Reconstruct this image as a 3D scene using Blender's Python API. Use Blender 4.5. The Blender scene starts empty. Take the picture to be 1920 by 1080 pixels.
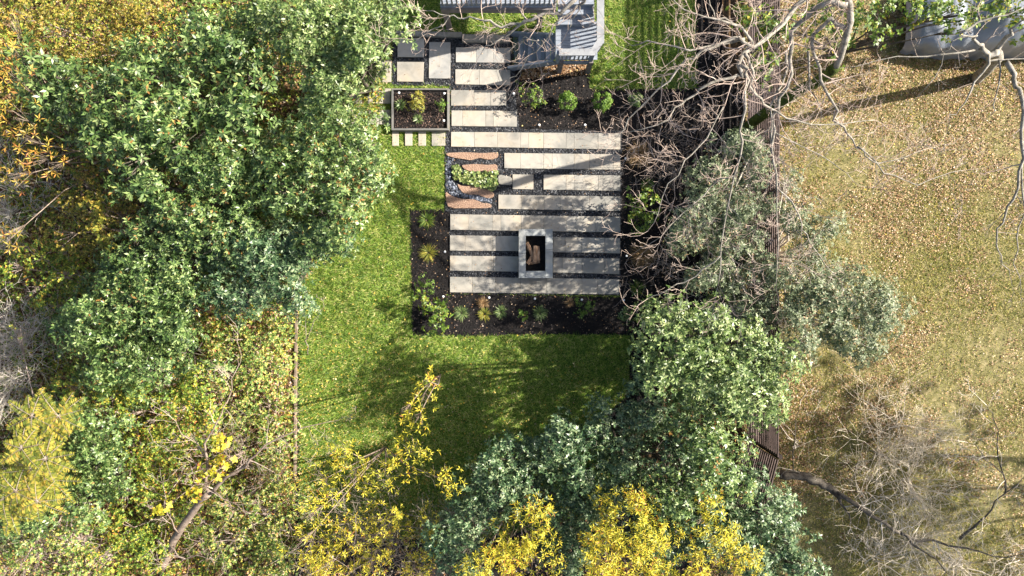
import bpy, math, random
import numpy as np
from mathutils import Vector, noise as mnoise

R = math.radians
rng = np.random.default_rng(7)
random.seed(7)
scene = bpy.context.scene
col = scene.collection

# ------------------------------------------------------------------ camera, light, exposure
H = 17.5            # camera height (m)
F = 1280.0          # focal length in photo pixels (1920 wide)
cam = bpy.data.cameras.new("camera")
cam.sensor_width = 36.0
cam.lens = 24.0
cam.clip_start = 0.1
cam.clip_end = 600
camo = bpy.data.objects.new("camera", cam)
camo.location = (0, 0, H)
col.objects.link(camo)
scene.camera = camo

SUN_EL, SUN_AZ = 33.0, 13.0      # azimuth measured from +X towards +Y
world = bpy.data.worlds.new("World")
scene.world = world
world.use_nodes = True
wn = world.node_tree
bg = wn.nodes["Background"]
sky = wn.nodes.new("ShaderNodeTexSky")
sky.sky_type = 'NISHITA'
sky.sun_disc = False
sky.sun_elevation = R(SUN_EL)
sky.sun_rotation = R(90 - SUN_AZ)
sky.dust_density = 3.0
sky.ozone_density = 0.6
wn.links.new(sky.outputs[0], bg.inputs[0])
bg.inputs[1].default_value = 0.075
sd = bpy.data.lights.new("sun", 'SUN')
sd.energy = 5.0
sd.angle = R(0.6)
sd.color = (1.0, 0.92, 0.80)
so = bpy.data.objects.new("sun", sd)
sdir = Vector((math.cos(R(SUN_EL)) * math.cos(R(SUN_AZ)), math.cos(R(SUN_EL)) * math.sin(R(SUN_AZ)), math.sin(R(SUN_EL))))
so.rotation_euler = sdir.to_track_quat('Z', 'Y').to_euler()
col.objects.link(so)
scene.view_settings.view_transform = 'Standard'
scene.view_settings.look = 'None'
scene.view_settings.exposure = 1.48
scene.view_settings.gamma = 1.0
scene.cycles.max_bounces = 5
scene.cycles.diffuse_bounces = 3
scene.cycles.glossy_bounces = 2
scene.cycles.transmission_bounces = 3

# ------------------------------------------------------------------ helpers
def P(px, py, z=0.0):
    s = (H - z) / F
    return np.array([(px - 960) * s, (540 - py) * s, z])

def M(rpx, z=0.0):
    return rpx * (H - z) / F

def inpoly(x, y, poly):
    c = np.zeros(len(x), bool)
    n = len(poly)
    for i in range(n):
        x0, y0 = poly[i]; x1, y1 = poly[(i + 1) % n]
        if y0 == y1: continue
        k = ((y0 > y) != (y1 > y)) & (x < (x1 - x0) * (y - y0) / (y1 - y0) + x0)
        c ^= k
    return c

def wpoly(pp, z=0.0):
    return [tuple(P(a, b, z)[:2]) for a, b in pp]

def link(name, me, parent=None, mat=None):
    o = bpy.data.objects.new(name, me)
    col.objects.link(o)
    if mat: me.materials.append(mat)
    if parent:
        o.parent = parent
        o.matrix_parent_inverse = parent.matrix_world.inverted() if False else o.matrix_parent_inverse
    return o

def tag(o, label=None, cat=None, group=None, kind=None):
    if label: o["label"] = label
    if cat: o["category"] = cat
    if group: o["group"] = group
    if kind: o["kind"] = kind
    return o

def thing(name, label, cat, loc, group=None):
    o = bpy.data.objects.new(name, None)
    o.empty_display_size = 0.2
    o.location = loc
    col.objects.link(o)
    return tag(o, label, cat, group)

def npmesh(name, V, k):
    """V: (n*k,3) vertices, faces of k vertices each"""
    V = np.ascontiguousarray(V, dtype=np.float32)
    n = len(V) // k
    me = bpy.data.meshes.new(name)
    me.vertices.add(len(V))
    me.vertices.foreach_set("co", V.ravel())
    me.loops.add(n * k)
    me.loops.foreach_set("vertex_index", np.arange(n * k, dtype=np.int32))
    me.polygons.add(n)
    me.polygons.foreach_set("loop_start", np.arange(0, n * k, k, dtype=np.int32))
    me.polygons.foreach_set("loop_total", np.full(n, k, dtype=np.int32))
    me.update(calc_edges=True)
    return me

class MB:
    def __init__(s): s.v = []; s.f = []
    def add(s, vs, fs):
        b = len(s.v)
        s.v += [tuple(map(float, q)) for q in vs]
        s.f += [tuple(b + i for i in f) for f in fs]
    def box(s, c, d, rz=0.0, tilt=None):
        hx, hy, hz = d[0] / 2, d[1] / 2, d[2] / 2
        vs = []
        for z in (-hz, hz):
            for x, y in ((-hx, -hy), (hx, -hy), (hx, hy), (-hx, hy)):
                vs.append((c[0] + x * math.cos(rz) - y * math.sin(rz), c[1] + x * math.sin(rz) + y * math.cos(rz), c[2] + z))
        s.add(vs, [(3, 2, 1, 0), (4, 5, 6, 7), (0, 1, 5, 4), (1, 2, 6, 5), (2, 3, 7, 6), (3, 0, 4, 7)])
    def prism(s, poly, z0, z1):
        a = sum(poly[i][0] * poly[(i + 1) % len(poly)][1] - poly[(i + 1) % len(poly)][0] * poly[i][1] for i in range(len(poly)))
        if a < 0: poly = poly[::-1]
        n = len(poly)
        vs = [(x, y, z0) for x, y in poly] + [(x, y, z1) for x, y in poly]
        fs = [tuple(range(n - 1, -1, -1)), tuple(range(n, 2 * n))]
        fs += [(i, (i + 1) % n, n + (i + 1) % n, n + i) for i in range(n)]
        s.add(vs, fs)
    def bar(s, a, b, w, h):
        """square bar from a to b, w horizontal thickness, h other"""
        a = Vector(a); b = Vector(b); d = (b - a).normalized()
        up = Vector((0, 0, 1)) if abs(d.z) < 0.95 else Vector((1, 0, 0))
        x = d.cross(up).normalized(); y = x.cross(d)
        vs = []
        for p in (a, b):
            for i, j in ((-1, -1), (1, -1), (1, 1), (-1, 1)):
                vs.append(p + x * (i * w / 2) + y * (j * h / 2))
        s.add(vs, [(3, 2, 1, 0), (4, 5, 6, 7), (0, 1, 5, 4), (1, 2, 6, 5), (2, 3, 7, 6), (3, 0, 4, 7)])
    def tube(s, pts, rad, n=5, cap=True):
        pts = [Vector(p) for p in pts]
        b = len(s.v)
        t0 = None
        for i, p in enumerate(pts):
            t = (pts[min(i + 1, len(pts) - 1)] - pts[max(i - 1, 0)])
            if t.length < 1e-6: t = Vector((0, 0, 1))
            t.normalize()
            if t0 is None:
                up = Vector((0, 0, 1)) if abs(t.z) < 0.9 else Vector((1, 0, 0))
                x = t.cross(up).normalized()
            else:
                x = (x - t * x.dot(t))
                if x.length < 1e-5: x = t.cross(Vector((0.3, 0.5, 0.8)))
                x.normalize()
            t0 = t
            y = t.cross(x)
            for k in range(n):
                a = 2 * math.pi * k / n
                q = p + (x * math.cos(a) + y * math.sin(a)) * rad[i]
                s.v.append((q.x, q.y, q.z))
        for i in range(len(pts) - 1):
            for k in range(n):
                k2 = (k + 1) % n
                s.f.append((b + i * n + k, b + i * n + k2, b + (i + 1) * n + k2, b + (i + 1) * n + k))
        if cap:
            s.f.append(tuple(b + k for k in range(n - 1, -1, -1)))
            e = b + (len(pts) - 1) * n
            s.f.append(tuple(e + k for k in range(n)))
    def build(s, name, mat=None, parent=None, smooth=False, bevel=0.0):
        me = bpy.data.meshes.new(name)
        off = Vector(parent.location) if parent else Vector((0, 0, 0))
        p = parent.parent if parent else None
        while p: off += Vector(p.location); p = p.parent
        me.from_pydata([(x - off.x, y - off.y, z - off.z) for x, y, z in s.v], [], s.f)
        if smooth: me.polygons.foreach_set("use_smooth", [True] * len(me.polygons))
        me.update()
        o = link(name, me, parent, mat)
        if bevel:
            m = o.modifiers.new("bevel", 'BEVEL'); m.width = bevel; m.segments = 2; m.limit_method = 'ANGLE'
        return o

# ------------------------------------------------------------------ materials
def new_mat(name):
    m = bpy.data.materials.new(name)
    m.use_nodes = True
    nt = m.node_tree
    return m, nt, nt.nodes["Principled BSDF"], nt.nodes["Material Output"]

def ramp_node(nt, cols, interp='LINEAR'):
    r = nt.nodes.new("ShaderNodeValToRGB")
    r.color_ramp.interpolation = interp
    e = r.color_ramp.elements
    while len(e) > 1: e.remove(e[-1])
    e[0].position = cols[0][0]; e[0].color = (*cols[0][1], 1)
    for p, c in cols[1:]:
        q = e.new(p); q.color = (*c, 1)
    return r

def leaf_mat(name, cols, rough=0.45, trans=0.25, spec=0.5, clump=0.8, cscale=1.3):
    """cols: [(pos, rgb)...] picked per leaf; slow noise shifts whole sprays"""
    m, nt, b, out = new_mat(name)
    g = nt.nodes.new("ShaderNodeNewGeometry")
    tc = nt.nodes.new("ShaderNodeTexCoord")
    nz = nt.nodes.new("ShaderNodeTexNoise"); nz.inputs["Scale"].default_value = cscale; nz.inputs["Detail"].default_value = 2
    nt.links.new(tc.outputs["Object"], nz.inputs["Vector"])
    ma = nt.nodes.new("ShaderNodeMath"); ma.operation = 'MULTIPLY_ADD'
    ma.inputs[1].default_value = clump; ma.inputs[2].default_value = -clump / 2
    nt.links.new(nz.outputs[0], ma.inputs[0])
    ad = nt.nodes.new("ShaderNodeMath"); ad.operation = 'ADD'; ad.use_clamp = True
    nt.links.new(g.outputs["Random Per Island"], ad.inputs[0]); nt.links.new(ma.outputs[0], ad.inputs[1])
    r = ramp_node(nt, cols)
    nt.links.new(ad.outputs[0], r.inputs[0])
    nt.links.new(r.outputs[0], b.inputs["Base Color"])
    b.inputs["Roughness"].default_value = rough
    b.inputs["Specular IOR Level"].default_value = spec
    if trans > 0:
        tr = nt.nodes.new("ShaderNodeBsdfTranslucent")
        nt.links.new(r.outputs[0], tr.inputs[0])
        mx = nt.nodes.new("ShaderNodeMixShader"); mx.inputs[0].default_value = trans
        nt.links.new(b.outputs[0], mx.inputs[1]); nt.links.new(tr.outputs[0], mx.inputs[2])
        nt.links.new(mx.outputs[0], out.inputs[0])
    return m

def noise_mat(name, cols, scale=8.0, detail=6, rough=0.9, bump=0.3, bscale=None, stretch=None, spec=0.3, island=0.0, metal=0.0, dist=0.02):
    m, nt, b, out = new_mat(name)
    tc = nt.nodes.new("ShaderNodeTexCoord")
    src = tc.outputs["Object"]
    if stretch:
        mp = nt.nodes.new("ShaderNodeMapping"); mp.inputs["Scale"].default_value = stretch
        nt.links.new(src, mp.inputs[0]); src = mp.outputs[0]
    nz = nt.nodes.new("ShaderNodeTexNoise"); nz.inputs["Scale"].default_value = scale; nz.inputs["Detail"].default_value = detail
    nz.inputs["Roughness"].default_value = 0.65
    nt.links.new(src, nz.inputs["Vector"])
    fac = nz.outputs[0]
    if island:
        g = nt.nodes.new("ShaderNodeNewGeometry")
        ma = nt.nodes.new("ShaderNodeMath"); ma.operation = 'MULTIPLY_ADD'
        ma.inputs[1].default_value = island; ma.inputs[2].default_value = -island / 2
        nt.links.new(g.outputs["Random Per Island"], ma.inputs[0])
        ad = nt.nodes.new("ShaderNodeMath"); ad.operation = 'ADD'; ad.use_clamp = True
        nt.links.new(ma.outputs[0], ad.inputs[0]); nt.links.new(fac, ad.inputs[1]); fac = ad.outputs[0]
    r = ramp_node(nt, cols)
    nt.links.new(fac, r.inputs[0]); nt.links.new(r.outputs[0], b.inputs["Base Color"])
    b.inputs["Roughness"].default_value = rough
    b.inputs["Specular IOR Level"].default_value = spec
    b.inputs["Metallic"].default_value = metal
    if bump:
        n2 = nt.nodes.new("ShaderNodeTexNoise"); n2.inputs["Scale"].default_value = bscale or scale * 4; n2.inputs["Detail"].default_value = 4
        nt.links.new(src, n2.inputs["Vector"])
        bp = nt.nodes.new("ShaderNodeBump"); bp.inputs["Strength"].default_value = bump; bp.inputs["Distance"].default_value = dist
        nt.links.new(n2.outputs[0], bp.inputs["Height"]); nt.links.new(bp.outputs[0], b.inputs["Normal"])
    return m

def stone_mat(name, base, var=0.12):
    """slab stone: soft mottling, faint veining, each slab its own tone"""
    m, nt, b, out = new_mat(name)
    tc = nt.nodes.new("ShaderNodeTexCoord"); oi = nt.nodes.new("ShaderNodeObjectInfo")
    ad = nt.nodes.new("ShaderNodeVectorMath"); ad.operation = 'MULTIPLY_ADD'
    nt.links.new(oi.outputs["Random"], ad.inputs[0]); ad.inputs[1].default_value = (31, 17, 9)
    nt.links.new(tc.outputs["Object"], ad.inputs[2])
    nz = nt.nodes.new("ShaderNodeTexNoise"); nz.inputs["Scale"].default_value = 3.5; nz.inputs["Detail"].default_value = 7; nz.inputs["Roughness"].default_value = 0.62
    nz.inputs["Distortion"].default_value = 0.5
    nt.links.new(ad.outputs[0], nz.inputs["Vector"])
    d = tuple(c * (1 - var * 2.2) for c in base); l = tuple(min(1, c * (1 + var)) for c in base)
    r = ramp_node(nt, [(0.25, d), (0.5, base), (0.75, l)])
    nt.links.new(nz.outputs[0], r.inputs[0])
    n3 = nt.nodes.new("ShaderNodeTexNoise"); n3.inputs["Scale"].default_value = 1.1; n3.inputs["Detail"].default_value = 5; n3.inputs["Distortion"].default_value = 1.2
    nt.links.new(ad.outputs[0], n3.inputs["Vector"])
    r3 = ramp_node(nt, [(0.36, (0.70, 0.73, 0.76)), (0.5, (0.97, 0.97, 0.97)), (0.58, (1.0, .97, .93)), (0.68, (1.07, 1.0, 0.90))])
    nt.links.new(n3.outputs[0], r3.inputs[0])
    mm = nt.nodes.new("ShaderNodeMix"); mm.data_type = 'RGBA'; mm.blend_type = 'MULTIPLY'; mm.inputs[0].default_value = 1
    nt.links.new(r.outputs[0], mm.inputs[6]); nt.links.new(r3.outputs[0], mm.inputs[7])
    hv = nt.nodes.new("ShaderNodeHueSaturation")
    mr = nt.nodes.new("ShaderNodeMapRange"); mr.inputs[3].default_value = 0.86; mr.inputs[4].default_value = 1.08
    nt.links.new(oi.outputs["Random"], mr.inputs[0]); nt.links.new(mr.outputs[0], hv.inputs["Value"])
    nt.links.new(mm.outputs[2], hv.inputs["Color"])
    nt.links.new(hv.outputs[0], b.inputs["Base Color"])
    b.inputs["Roughness"].default_value = 0.75
    n2 = nt.nodes.new("ShaderNodeTexNoise"); n2.inputs["Scale"].default_value = 60; n2.inputs["Detail"].default_value = 3
    nt.links.new(tc.outputs["Object"], n2.inputs["Vector"])
    bp = nt.nodes.new("ShaderNodeBump"); bp.inputs["Strength"].default_value = 0.25; bp.inputs["Distance"].default_value = 0.004
    nt.links.new(n2.outputs[0], bp.inputs["Height"]); nt.links.new(bp.outputs[0], b.inputs["Normal"])
    return m

MT = {}
MT['soil'] = noise_mat("forest_soil", [(0.3, (0.035, 0.022, 0.012)), (0.5, (0.10, 0.06, 0.03)), (0.7, (0.20, 0.13, 0.07))], 14, 8, 0.95, 0.6, 50)
MT['lawn'] = noise_mat("lawn_soil", [(0.3, (0.03, 0.055, 0.01)), (0.5, (0.08, 0.12, 0.02)), (0.7, (0.17, 0.19, 0.05))], 9, 8, 0.95, 0.8, 60)
MT['yard'] = noise_mat("yard_soil", [(0.3, (0.09, 0.085, 0.035)), (0.5, (0.19, 0.17, 0.07)), (0.7, (0.34, 0.28, 0.15))], 5, 8, 0.95, 0.8, 60)
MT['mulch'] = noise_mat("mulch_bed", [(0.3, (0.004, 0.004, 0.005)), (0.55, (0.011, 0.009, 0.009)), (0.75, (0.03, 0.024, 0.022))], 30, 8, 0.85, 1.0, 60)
MT['chips'] = noise_mat("mulch_chips", [(0.3, (0.004, 0.004, 0.005)), (0.7, (0.011, 0.009, 0.009)), (0.88, (0.035, 0.027, 0.025)), (1.0, (0.26, 0.20, 0.17))], 3, 2, 0.8, 0.0, island=0.9)
MT['gravel'] = noise_mat("gravel_bed", [(0.3, (0.004, 0.005, 0.007)), (0.7, (0.016, 0.018, 0.024))], 40, 4, 0.7, 1.0, 80)
MT['stones'] = noise_mat("gravel_stones", [(0.2, (0.006, 0.007, 0.010)), (0.6, (0.022, 0.025, 0.032)), (0.85, (0.07, 0.075, 0.085)), (1.0, (0.16, 0.16, 0.17))], 3, 2, 0.45, 0.0, island=0.9, spec=0.6)
MT['pebbles'] = noise_mat("river_pebbles", [(0.2, (0.02, 0.024, 0.034)), (0.6, (0.08, 0.095, 0.13)), (0.95, (0.30, 0.33, 0.40))], 3, 2, 0.4, 0.0, island=0.9, spec=0.6)
MT['slab'] = stone_mat("limestone_slab", (0.37, 0.345, 0.30))
MT['slab_grey'] = stone_mat("grey_limestone", (0.38, 0.37, 0.35))
MT['coping'] = stone_mat("coping_stone", (0.34, 0.36, 0.36), 0.14)
MT['edging'] = stone_mat('planter_edging', (0.16, 0.155, 0.145))
MT['pink'] = noise_mat("pink_gravel_stone", [(0.32, (0.12, 0.065, 0.05)), (0.44, (0.30, 0.18, 0.13)), (0.56, (0.45, 0.30, 0.21)), (0.68, (0.6, 0.48, 0.38))], 55, 3, 0.9, 1.0, 50, dist=0.05)
MT['deck'] = noise_mat("painted_deck_boards", [(0.3, (0.17, 0.20, 0.25)), (0.6, (0.26, 0.29, 0.34)), (0.8, (0.33, 0.35, 0.38))], 4, 6, 0.7, 0.2, 40, stretch=(1, 6, 1))
MT['tread'] = noise_mat("stair_boards", [(0.3, (0.19, 0.22, 0.26)), (0.6, (0.29, 0.32, 0.36)), (0.8, (0.38, 0.40, 0.43))], 5, 6, 0.65, 0.2, 40, stretch=(6, 1, 1))
MT['post'] = noise_mat("weathered_post", [(0.3, (0.13, 0.115, 0.11)), (0.6, (0.22, 0.195, 0.19)), (0.8, (0.30, 0.27, 0.26))], 6, 6, 0.85, 0.3, 50)
MT['rail'] = noise_mat("pale_rail_paint", [(0.3, (0.20, 0.21, 0.23)), (0.7, (0.30, 0.31, 0.32))], 6, 5, 0.6, 0.1, 40)
MT['curb'] = noise_mat("curb_stone", [(0.3, (0.17, 0.16, 0.14)), (0.6, (0.28, 0.265, 0.235)), (0.8, (0.36, 0.34, 0.3))], 9, 6, 0.9, 0.4, 60)
MT['fence'] = noise_mat("stained_fence_slats", [(0.25, (0.07, 0.05, 0.046)), (0.55, (0.14, 0.10, 0.092)), (0.8, (0.28, 0.22, 0.205))], 5, 6, 0.75, 0.3, 60, stretch=(8, 1, 8), island=0.35)
MT['fencepost'] = noise_mat("fence_post", [(0.25, (0.012, 0.009, 0.008)), (0.8, (0.045, 0.03, 0.026))], 8, 5, 0.85, 0.3)
MT['bark_pale'] = noise_mat("pale_bark", [(0.3, (0.07, 0.065, 0.05)), (0.43, (0.20, 0.185, 0.155)), (0.6, (0.33, 0.305, 0.265)), (0.8, (0.45, 0.42, 0.37))], 9, 7, 0.85, 0.4, 40)
MT['twig_pale'] = noise_mat("pale_twigs", [(0.3, (0.24, 0.19, 0.15)), (0.7, (0.44, 0.37, 0.32))], 3, 4, 0.85, 0.0)
MT['twig_pink'] = noise_mat("reddish_twigs", [(0.3, (0.30, 0.22, 0.18)), (0.7, (0.52, 0.43, 0.37))], 3, 4, 0.85, 0.0)
MT['twig_tan'] = noise_mat('tan_twigs', [(0.3, (0.50, 0.43, 0.33)), (0.7, (0.78, 0.70, 0.58))], 3, 4, 0.85, 0.0)
MT['twig_grey'] = noise_mat("grey_twigs", [(0.3, (0.46, 0.41, 0.35)), (0.7, (0.74, 0.68, 0.60))], 3, 4, 0.85, 0.0)
MT['bark_dark'] = noise_mat("dark_bark", [(0.3, (0.035, 0.028, 0.022)), (0.55, (0.11, 0.095, 0.075)), (0.8, (0.22, 0.2, 0.17))], 9, 7, 0.9, 0.5, 40)
MT['bark_tan'] = noise_mat("tan_bark", [(0.3, (0.14, 0.10, 0.075)), (0.55, (0.27, 0.21, 0.165)), (0.8, (0.4, 0.33, 0.28))], 9, 7, 0.9, 0.5, 40)
MT['moss'] = noise_mat("mossy_bark", [(0.3, (0.02, 0.03, 0.006)), (0.5, (0.06, 0.085, 0.012)), (0.66, (0.12, 0.15, 0.03)), (0.85, (0.3, 0.28, 0.24))], 6, 7, 0.95, 0.5, 50)
MT['tarp'] = noise_mat("silver_tarp", [(0.3, (0.20, 0.225, 0.26)), (0.7, (0.30, 0.325, 0.37))], 2, 5, 0.38, 0.35, 6, spec=0.7, metal=0.25, dist=0.06)
MT['firewood'] = noise_mat("split_firewood", [(0.3, (0.20, 0.11, 0.06)), (0.5, (0.40, 0.25, 0.15)), (0.7, (0.6, 0.44, 0.3))], 6, 6, 0.85, 0.4, 50, stretch=(5, 1, 5))
MT['ash'] = noise_mat("charred_bed", [(0.3, (0.004, 0.004, 0.005)), (0.6, (0.02, 0.018, 0.016)), (0.8, (0.09, 0.06, 0.04))], 25, 6, 0.9, 1.0, 60)
MT['white'] = noise_mat("white_plastic", [(0.3, (0.7, 0.72, 0.75)), (0.7, (0.82, 0.83, 0.85))], 5, 2, 0.35, 0.0)
MT['rust'] = noise_mat("rusty_edging", [(0.3, (0.11, 0.085, 0.065)), (0.7, (0.28, 0.215, 0.16))], 8, 6, 0.9, 0.4, 60)

G = lambda *a: list(a)
MT['ever'] = leaf_mat("evergreen_leaves", [(0.0, (0.025, 0.06, 0.016)), (0.33, (0.080, 0.150, 0.036)), (0.66, (0.170, 0.265, 0.072)), (0.95, (0.36, 0.45, 0.17)), (0.975, (0.40, 0.44, 0.13)), (0.99, (0.40, 0.36, 0.10)), (1.0, (0.38, 0.20, 0.06))], 0.40, 0.25, 0.6, clump=.5)  # palest greens paint highlights onto single leaves; the orange end is real flecks
MT['ever_blue'] = leaf_mat("blue_green_leaves", [(0.0, (0.020, 0.056, 0.022)), (0.4, (0.064, 0.13, 0.048)), (0.75, (0.15, 0.235, 0.10)), (1.0, (0.35, 0.42, 0.22))], 0.42, 0.2, 0.6)
MT['ever_pale'] = leaf_mat("pale_green_leaves", [(0.0, (0.036, 0.08, 0.020)), (0.4, (0.115, 0.190, 0.046)), (0.72, (0.23, 0.325, 0.095)), (1.0, (0.44, 0.50, 0.22))], 0.42, 0.25, 0.6)
MT['grey'] = leaf_mat("grey_green_leaves", [(0.0, (0.06, 0.095, 0.045)), (0.4, (0.14, 0.19, 0.09)), (0.75, (0.25, 0.30, 0.17)), (0.92, (0.36, 0.38, 0.24)), (1.0, (0.34, 0.22, 0.11))], 0.5, 0.25, 0.5)
MT['olive'] = leaf_mat("olive_leaves", [(0.0, (0.07, 0.08, 0.014)), (0.4, (0.19, 0.18, 0.025)), (0.7, (0.38, 0.32, 0.05)), (0.9, (0.55, 0.42, 0.11)), (1.0, (0.42, 0.2, 0.07))], 0.5, 0.3, 0.4)
MT['yellow'] = leaf_mat("yellow_leaves", [(0.0, (0.14, 0.17, 0.02)), (0.25, (0.36, 0.36, 0.03)), (0.5, (0.62, 0.56, 0.05)), (0.85, (0.80, 0.66, 0.07)), (0.96, (0.66, 0.38, 0.03)), (1.0, (0.35, 0.14, 0.04))], 0.5, 0.35, 0.4)
MT['yellowgreen'] = leaf_mat("yellow_green_leaves", [(0.0, (0.12, 0.17, 0.03)), (0.4, (0.28, 0.30, 0.05)), (0.75, (0.46, 0.42, 0.07)), (1.0, (0.6, 0.42, 0.08))], 0.5, 0.35, 0.4)
MT['orange'] = leaf_mat("orange_leaves", [(0.0, (0.22, 0.20, 0.05)), (0.4, (0.56, 0.42, 0.07)), (0.85, (0.62, 0.33, 0.06)), (1.0, (0.42, 0.16, 0.05))], 0.5, 0.35, 0.4)
MT['lime'] = leaf_mat("bright_green_leaves", [(0.0, (0.05, 0.11, 0.015)), (0.5, (0.13, 0.22, 0.03)), (0.85, (0.26, 0.34, 0.05)), (1.0, (0.45, 0.38, 0.06))], 0.45, 0.3, 0.5)
MT['mixed'] = leaf_mat("scrub_leaves", [(0.0, (0.07, 0.15, 0.03)), (0.4, (0.18, 0.29, 0.06)), (0.62, (0.38, 0.44, 0.12)), (0.78, (0.62, 0.54, 0.11)), (0.88, (0.55, 0.38, 0.16)), (0.96, (0.62, 0.52, 0.38)), (1.0, (0.5, 0.2, 0.08))], 0.55, 0.25, 0.4)
MT['scrubgreen'] = leaf_mat("scrub_green_leaves", [(0.0, (0.05, 0.12, 0.018)), (0.4, (0.16, 0.26, 0.035)), (0.7, (0.36, 0.42, 0.06)), (0.9, (0.55, 0.45, 0.06)), (1.0, (0.45, 0.2, 0.05))], 0.5, 0.25, 0.4)
MT['litter'] = leaf_mat("fallen_leaves", [(0.0, (0.12, 0.055, 0.025)), (0.35, (0.26, 0.135, 0.06)), (0.6, (0.42, 0.25, 0.125)), (0.8, (0.52, 0.37, 0.22)), (0.93, (0.64, 0.54, 0.44)), (1.0, (0.6, 0.45, 0.06))], 0.65, 0.1, 0.35, clump=0.3)
MT['litter_yellow'] = leaf_mat("fallen_yellow_leaves", [(0.0, (0.35, 0.2, 0.04)), (0.5, (0.58, 0.44, 0.06)), (1.0, (0.5, 0.42, 0.25))], 0.6, 0.1, 0.35)
MT['grass'] = leaf_mat("lawn_grass", [(0.0, (0.045, 0.12, 0.015)), (0.3, (0.135, 0.27, 0.03)), (0.62, (0.29, 0.43, 0.055)), (0.87, (0.50, 0.57, 0.12)), (1.0, (0.72, 0.62, 0.28))], 0.5, 0.3, 0.4, clump=0.8, cscale=5)
MT['drygrass'] = leaf_mat("dry_grass", [(0.0, (0.10, 0.12, 0.02)), (0.4, (0.22, 0.25, 0.04)), (0.75, (0.46, 0.39, 0.09)), (1.0, (0.6, 0.5, 0.28))], 0.55, 0.25, 0.35, clump=0.8, cscale=1.2)
MT['straw'] = leaf_mat("straw_leaves", [(0.0, (0.16, 0.09, 0.04)), (0.5, (0.36, 0.23, 0.11)), (1.0, (0.50, 0.38, 0.22))], 0.6, 0.2, 0.3)

# ------------------------------------------------------------------ leaf generators (numpy)
def norm(a): return a / np.maximum(np.linalg.norm(a, axis=-1, keepdims=True), 1e-9)

def leaves(base, d, nrm, L, W, droop=0.15):
    """base,d,nrm (n,3); L,W (n,) -> quads with a folded midrib"""
    n = len(base)
    side = norm(np.cross(d, nrm))
    L = np.broadcast_to(L, (n,))[:, None]; W = np.broadcast_to(W, (n,))[:, None]
    mid = base + d * L * 0.5
    up = norm(np.cross(side, d))
    v0 = base; v2 = base + d * L - up * L * droop
    v1 = mid + side * W * 0.5 + up * W * 0.25
    v3 = mid - side * W * 0.5 + up * W * 0.25
    return np.stack([v0, v1, v2, v3], 1).reshape(-1, 3)

def rand_unit(n, r):
    return norm(r.normal(size=(n, 3)))

def rosettes(cen, ax, k, L, W, spread, r, lj=0.3):
    """k leaves round each axis; spread = how far from the axis (0..1.57)"""
    n = len(cen)
    tmp = rand_unit(n, r)
    x = norm(np.cross(ax, tmp)); y = np.cross(ax, x)
    B = []; D = []; N = []
    for i in range(k):
        a = 2 * math.pi * i / k + r.uniform(-0.4, 0.4, n)
        rad = x * np.cos(a)[:, None] + y * np.sin(a)[:, None]
        s = (spread + r.uniform(-0.35, 0.35, n))[:, None]
        d = norm(rad * np.sin(s) + ax * np.cos(s))
        B.append(cen + d * L * 0.08); D.append(d); N.append(norm(ax + rad * 0.1))
    B = np.concatenate(B); D = np.concatenate(D); N = np.concatenate(N)
    m = len(B)
    ls = r.uniform(1 - lj, 1 + lj, m)
    return leaves(B, D, N, L * ls, W * ls)

def lobe_points(lobes, puff, cover, r, lower=-0.15, flat=1.0, ra=0.01, inner=0.45):
    """lobes [(center, radius)] -> clumped points + outward axes on the union's outside.
    cover = how many layers of rosettes (each of area ra) a look straight down meets"""
    cs = []; ax = []
    L = [(np.array(c), rd) for c, rd in lobes]
    for c, rd in L:
        npf = max(6, int(3.2 * (rd / puff) ** 2))
        tot = cover * math.pi * rd * rd / ra
        d = rand_unit(npf * 3, r); d = d[d[:, 2] > lower][:npf]
        rr = rd * (inner + (1.3 - inner) * r.uniform(0, 1, len(d)) ** 1.25 if inner < .6 else r.uniform(inner, 1.0, len(d)))
        pc = c + d * rr[:, None] * np.array([1, 1, flat])
        for p, dd in zip(pc, d):
            pr = puff * r.uniform(0.6, 1.4)
            m = max(2, int(tot / len(d) * (pr / puff) ** 2))
            q = rand_unit(m, r)
            q = norm(q + np.array([0, 0, 0.4]) + dd * 0.25)
            pts = p + q * pr * r.uniform(0.4, 1.05, m)[:, None]
            cs.append(pts); ax.append(norm(q * 0.8 + dd * 0.3 + np.array([0, 0, 0.5]) + rand_unit(m, r) * 0.35))
    return np.concatenate(cs), np.concatenate(ax)

def tree_lobes(specs, ztop, skirt=0):
    out = []
    for s in specs:
        px, py, rp = s[:3]; zt = ztop + (s[3] if len(s) > 3 else 0)
        rd = M(rp, zt)
        rz = min(rd, zt * 0.5)
        z = zt - rz
        c = P(px, py, z + rz * 0.5) * np.array([1, 1, 0]) + np.array([0, 0, max(z, 0.3)])
        out.append((c, rd))
        if skirt and z > 1.6:
            zs = z * skirt
            out.append((P(px, py, zs) , M(rp, zs) * 0.82))
    return out

def mesh_child(name, V, k, mat, parent):
    off = np.array(parent.location) if parent else np.zeros(3)
    me = npmesh(name, V - off, k)
    return link(name, me, parent, mat)

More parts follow.
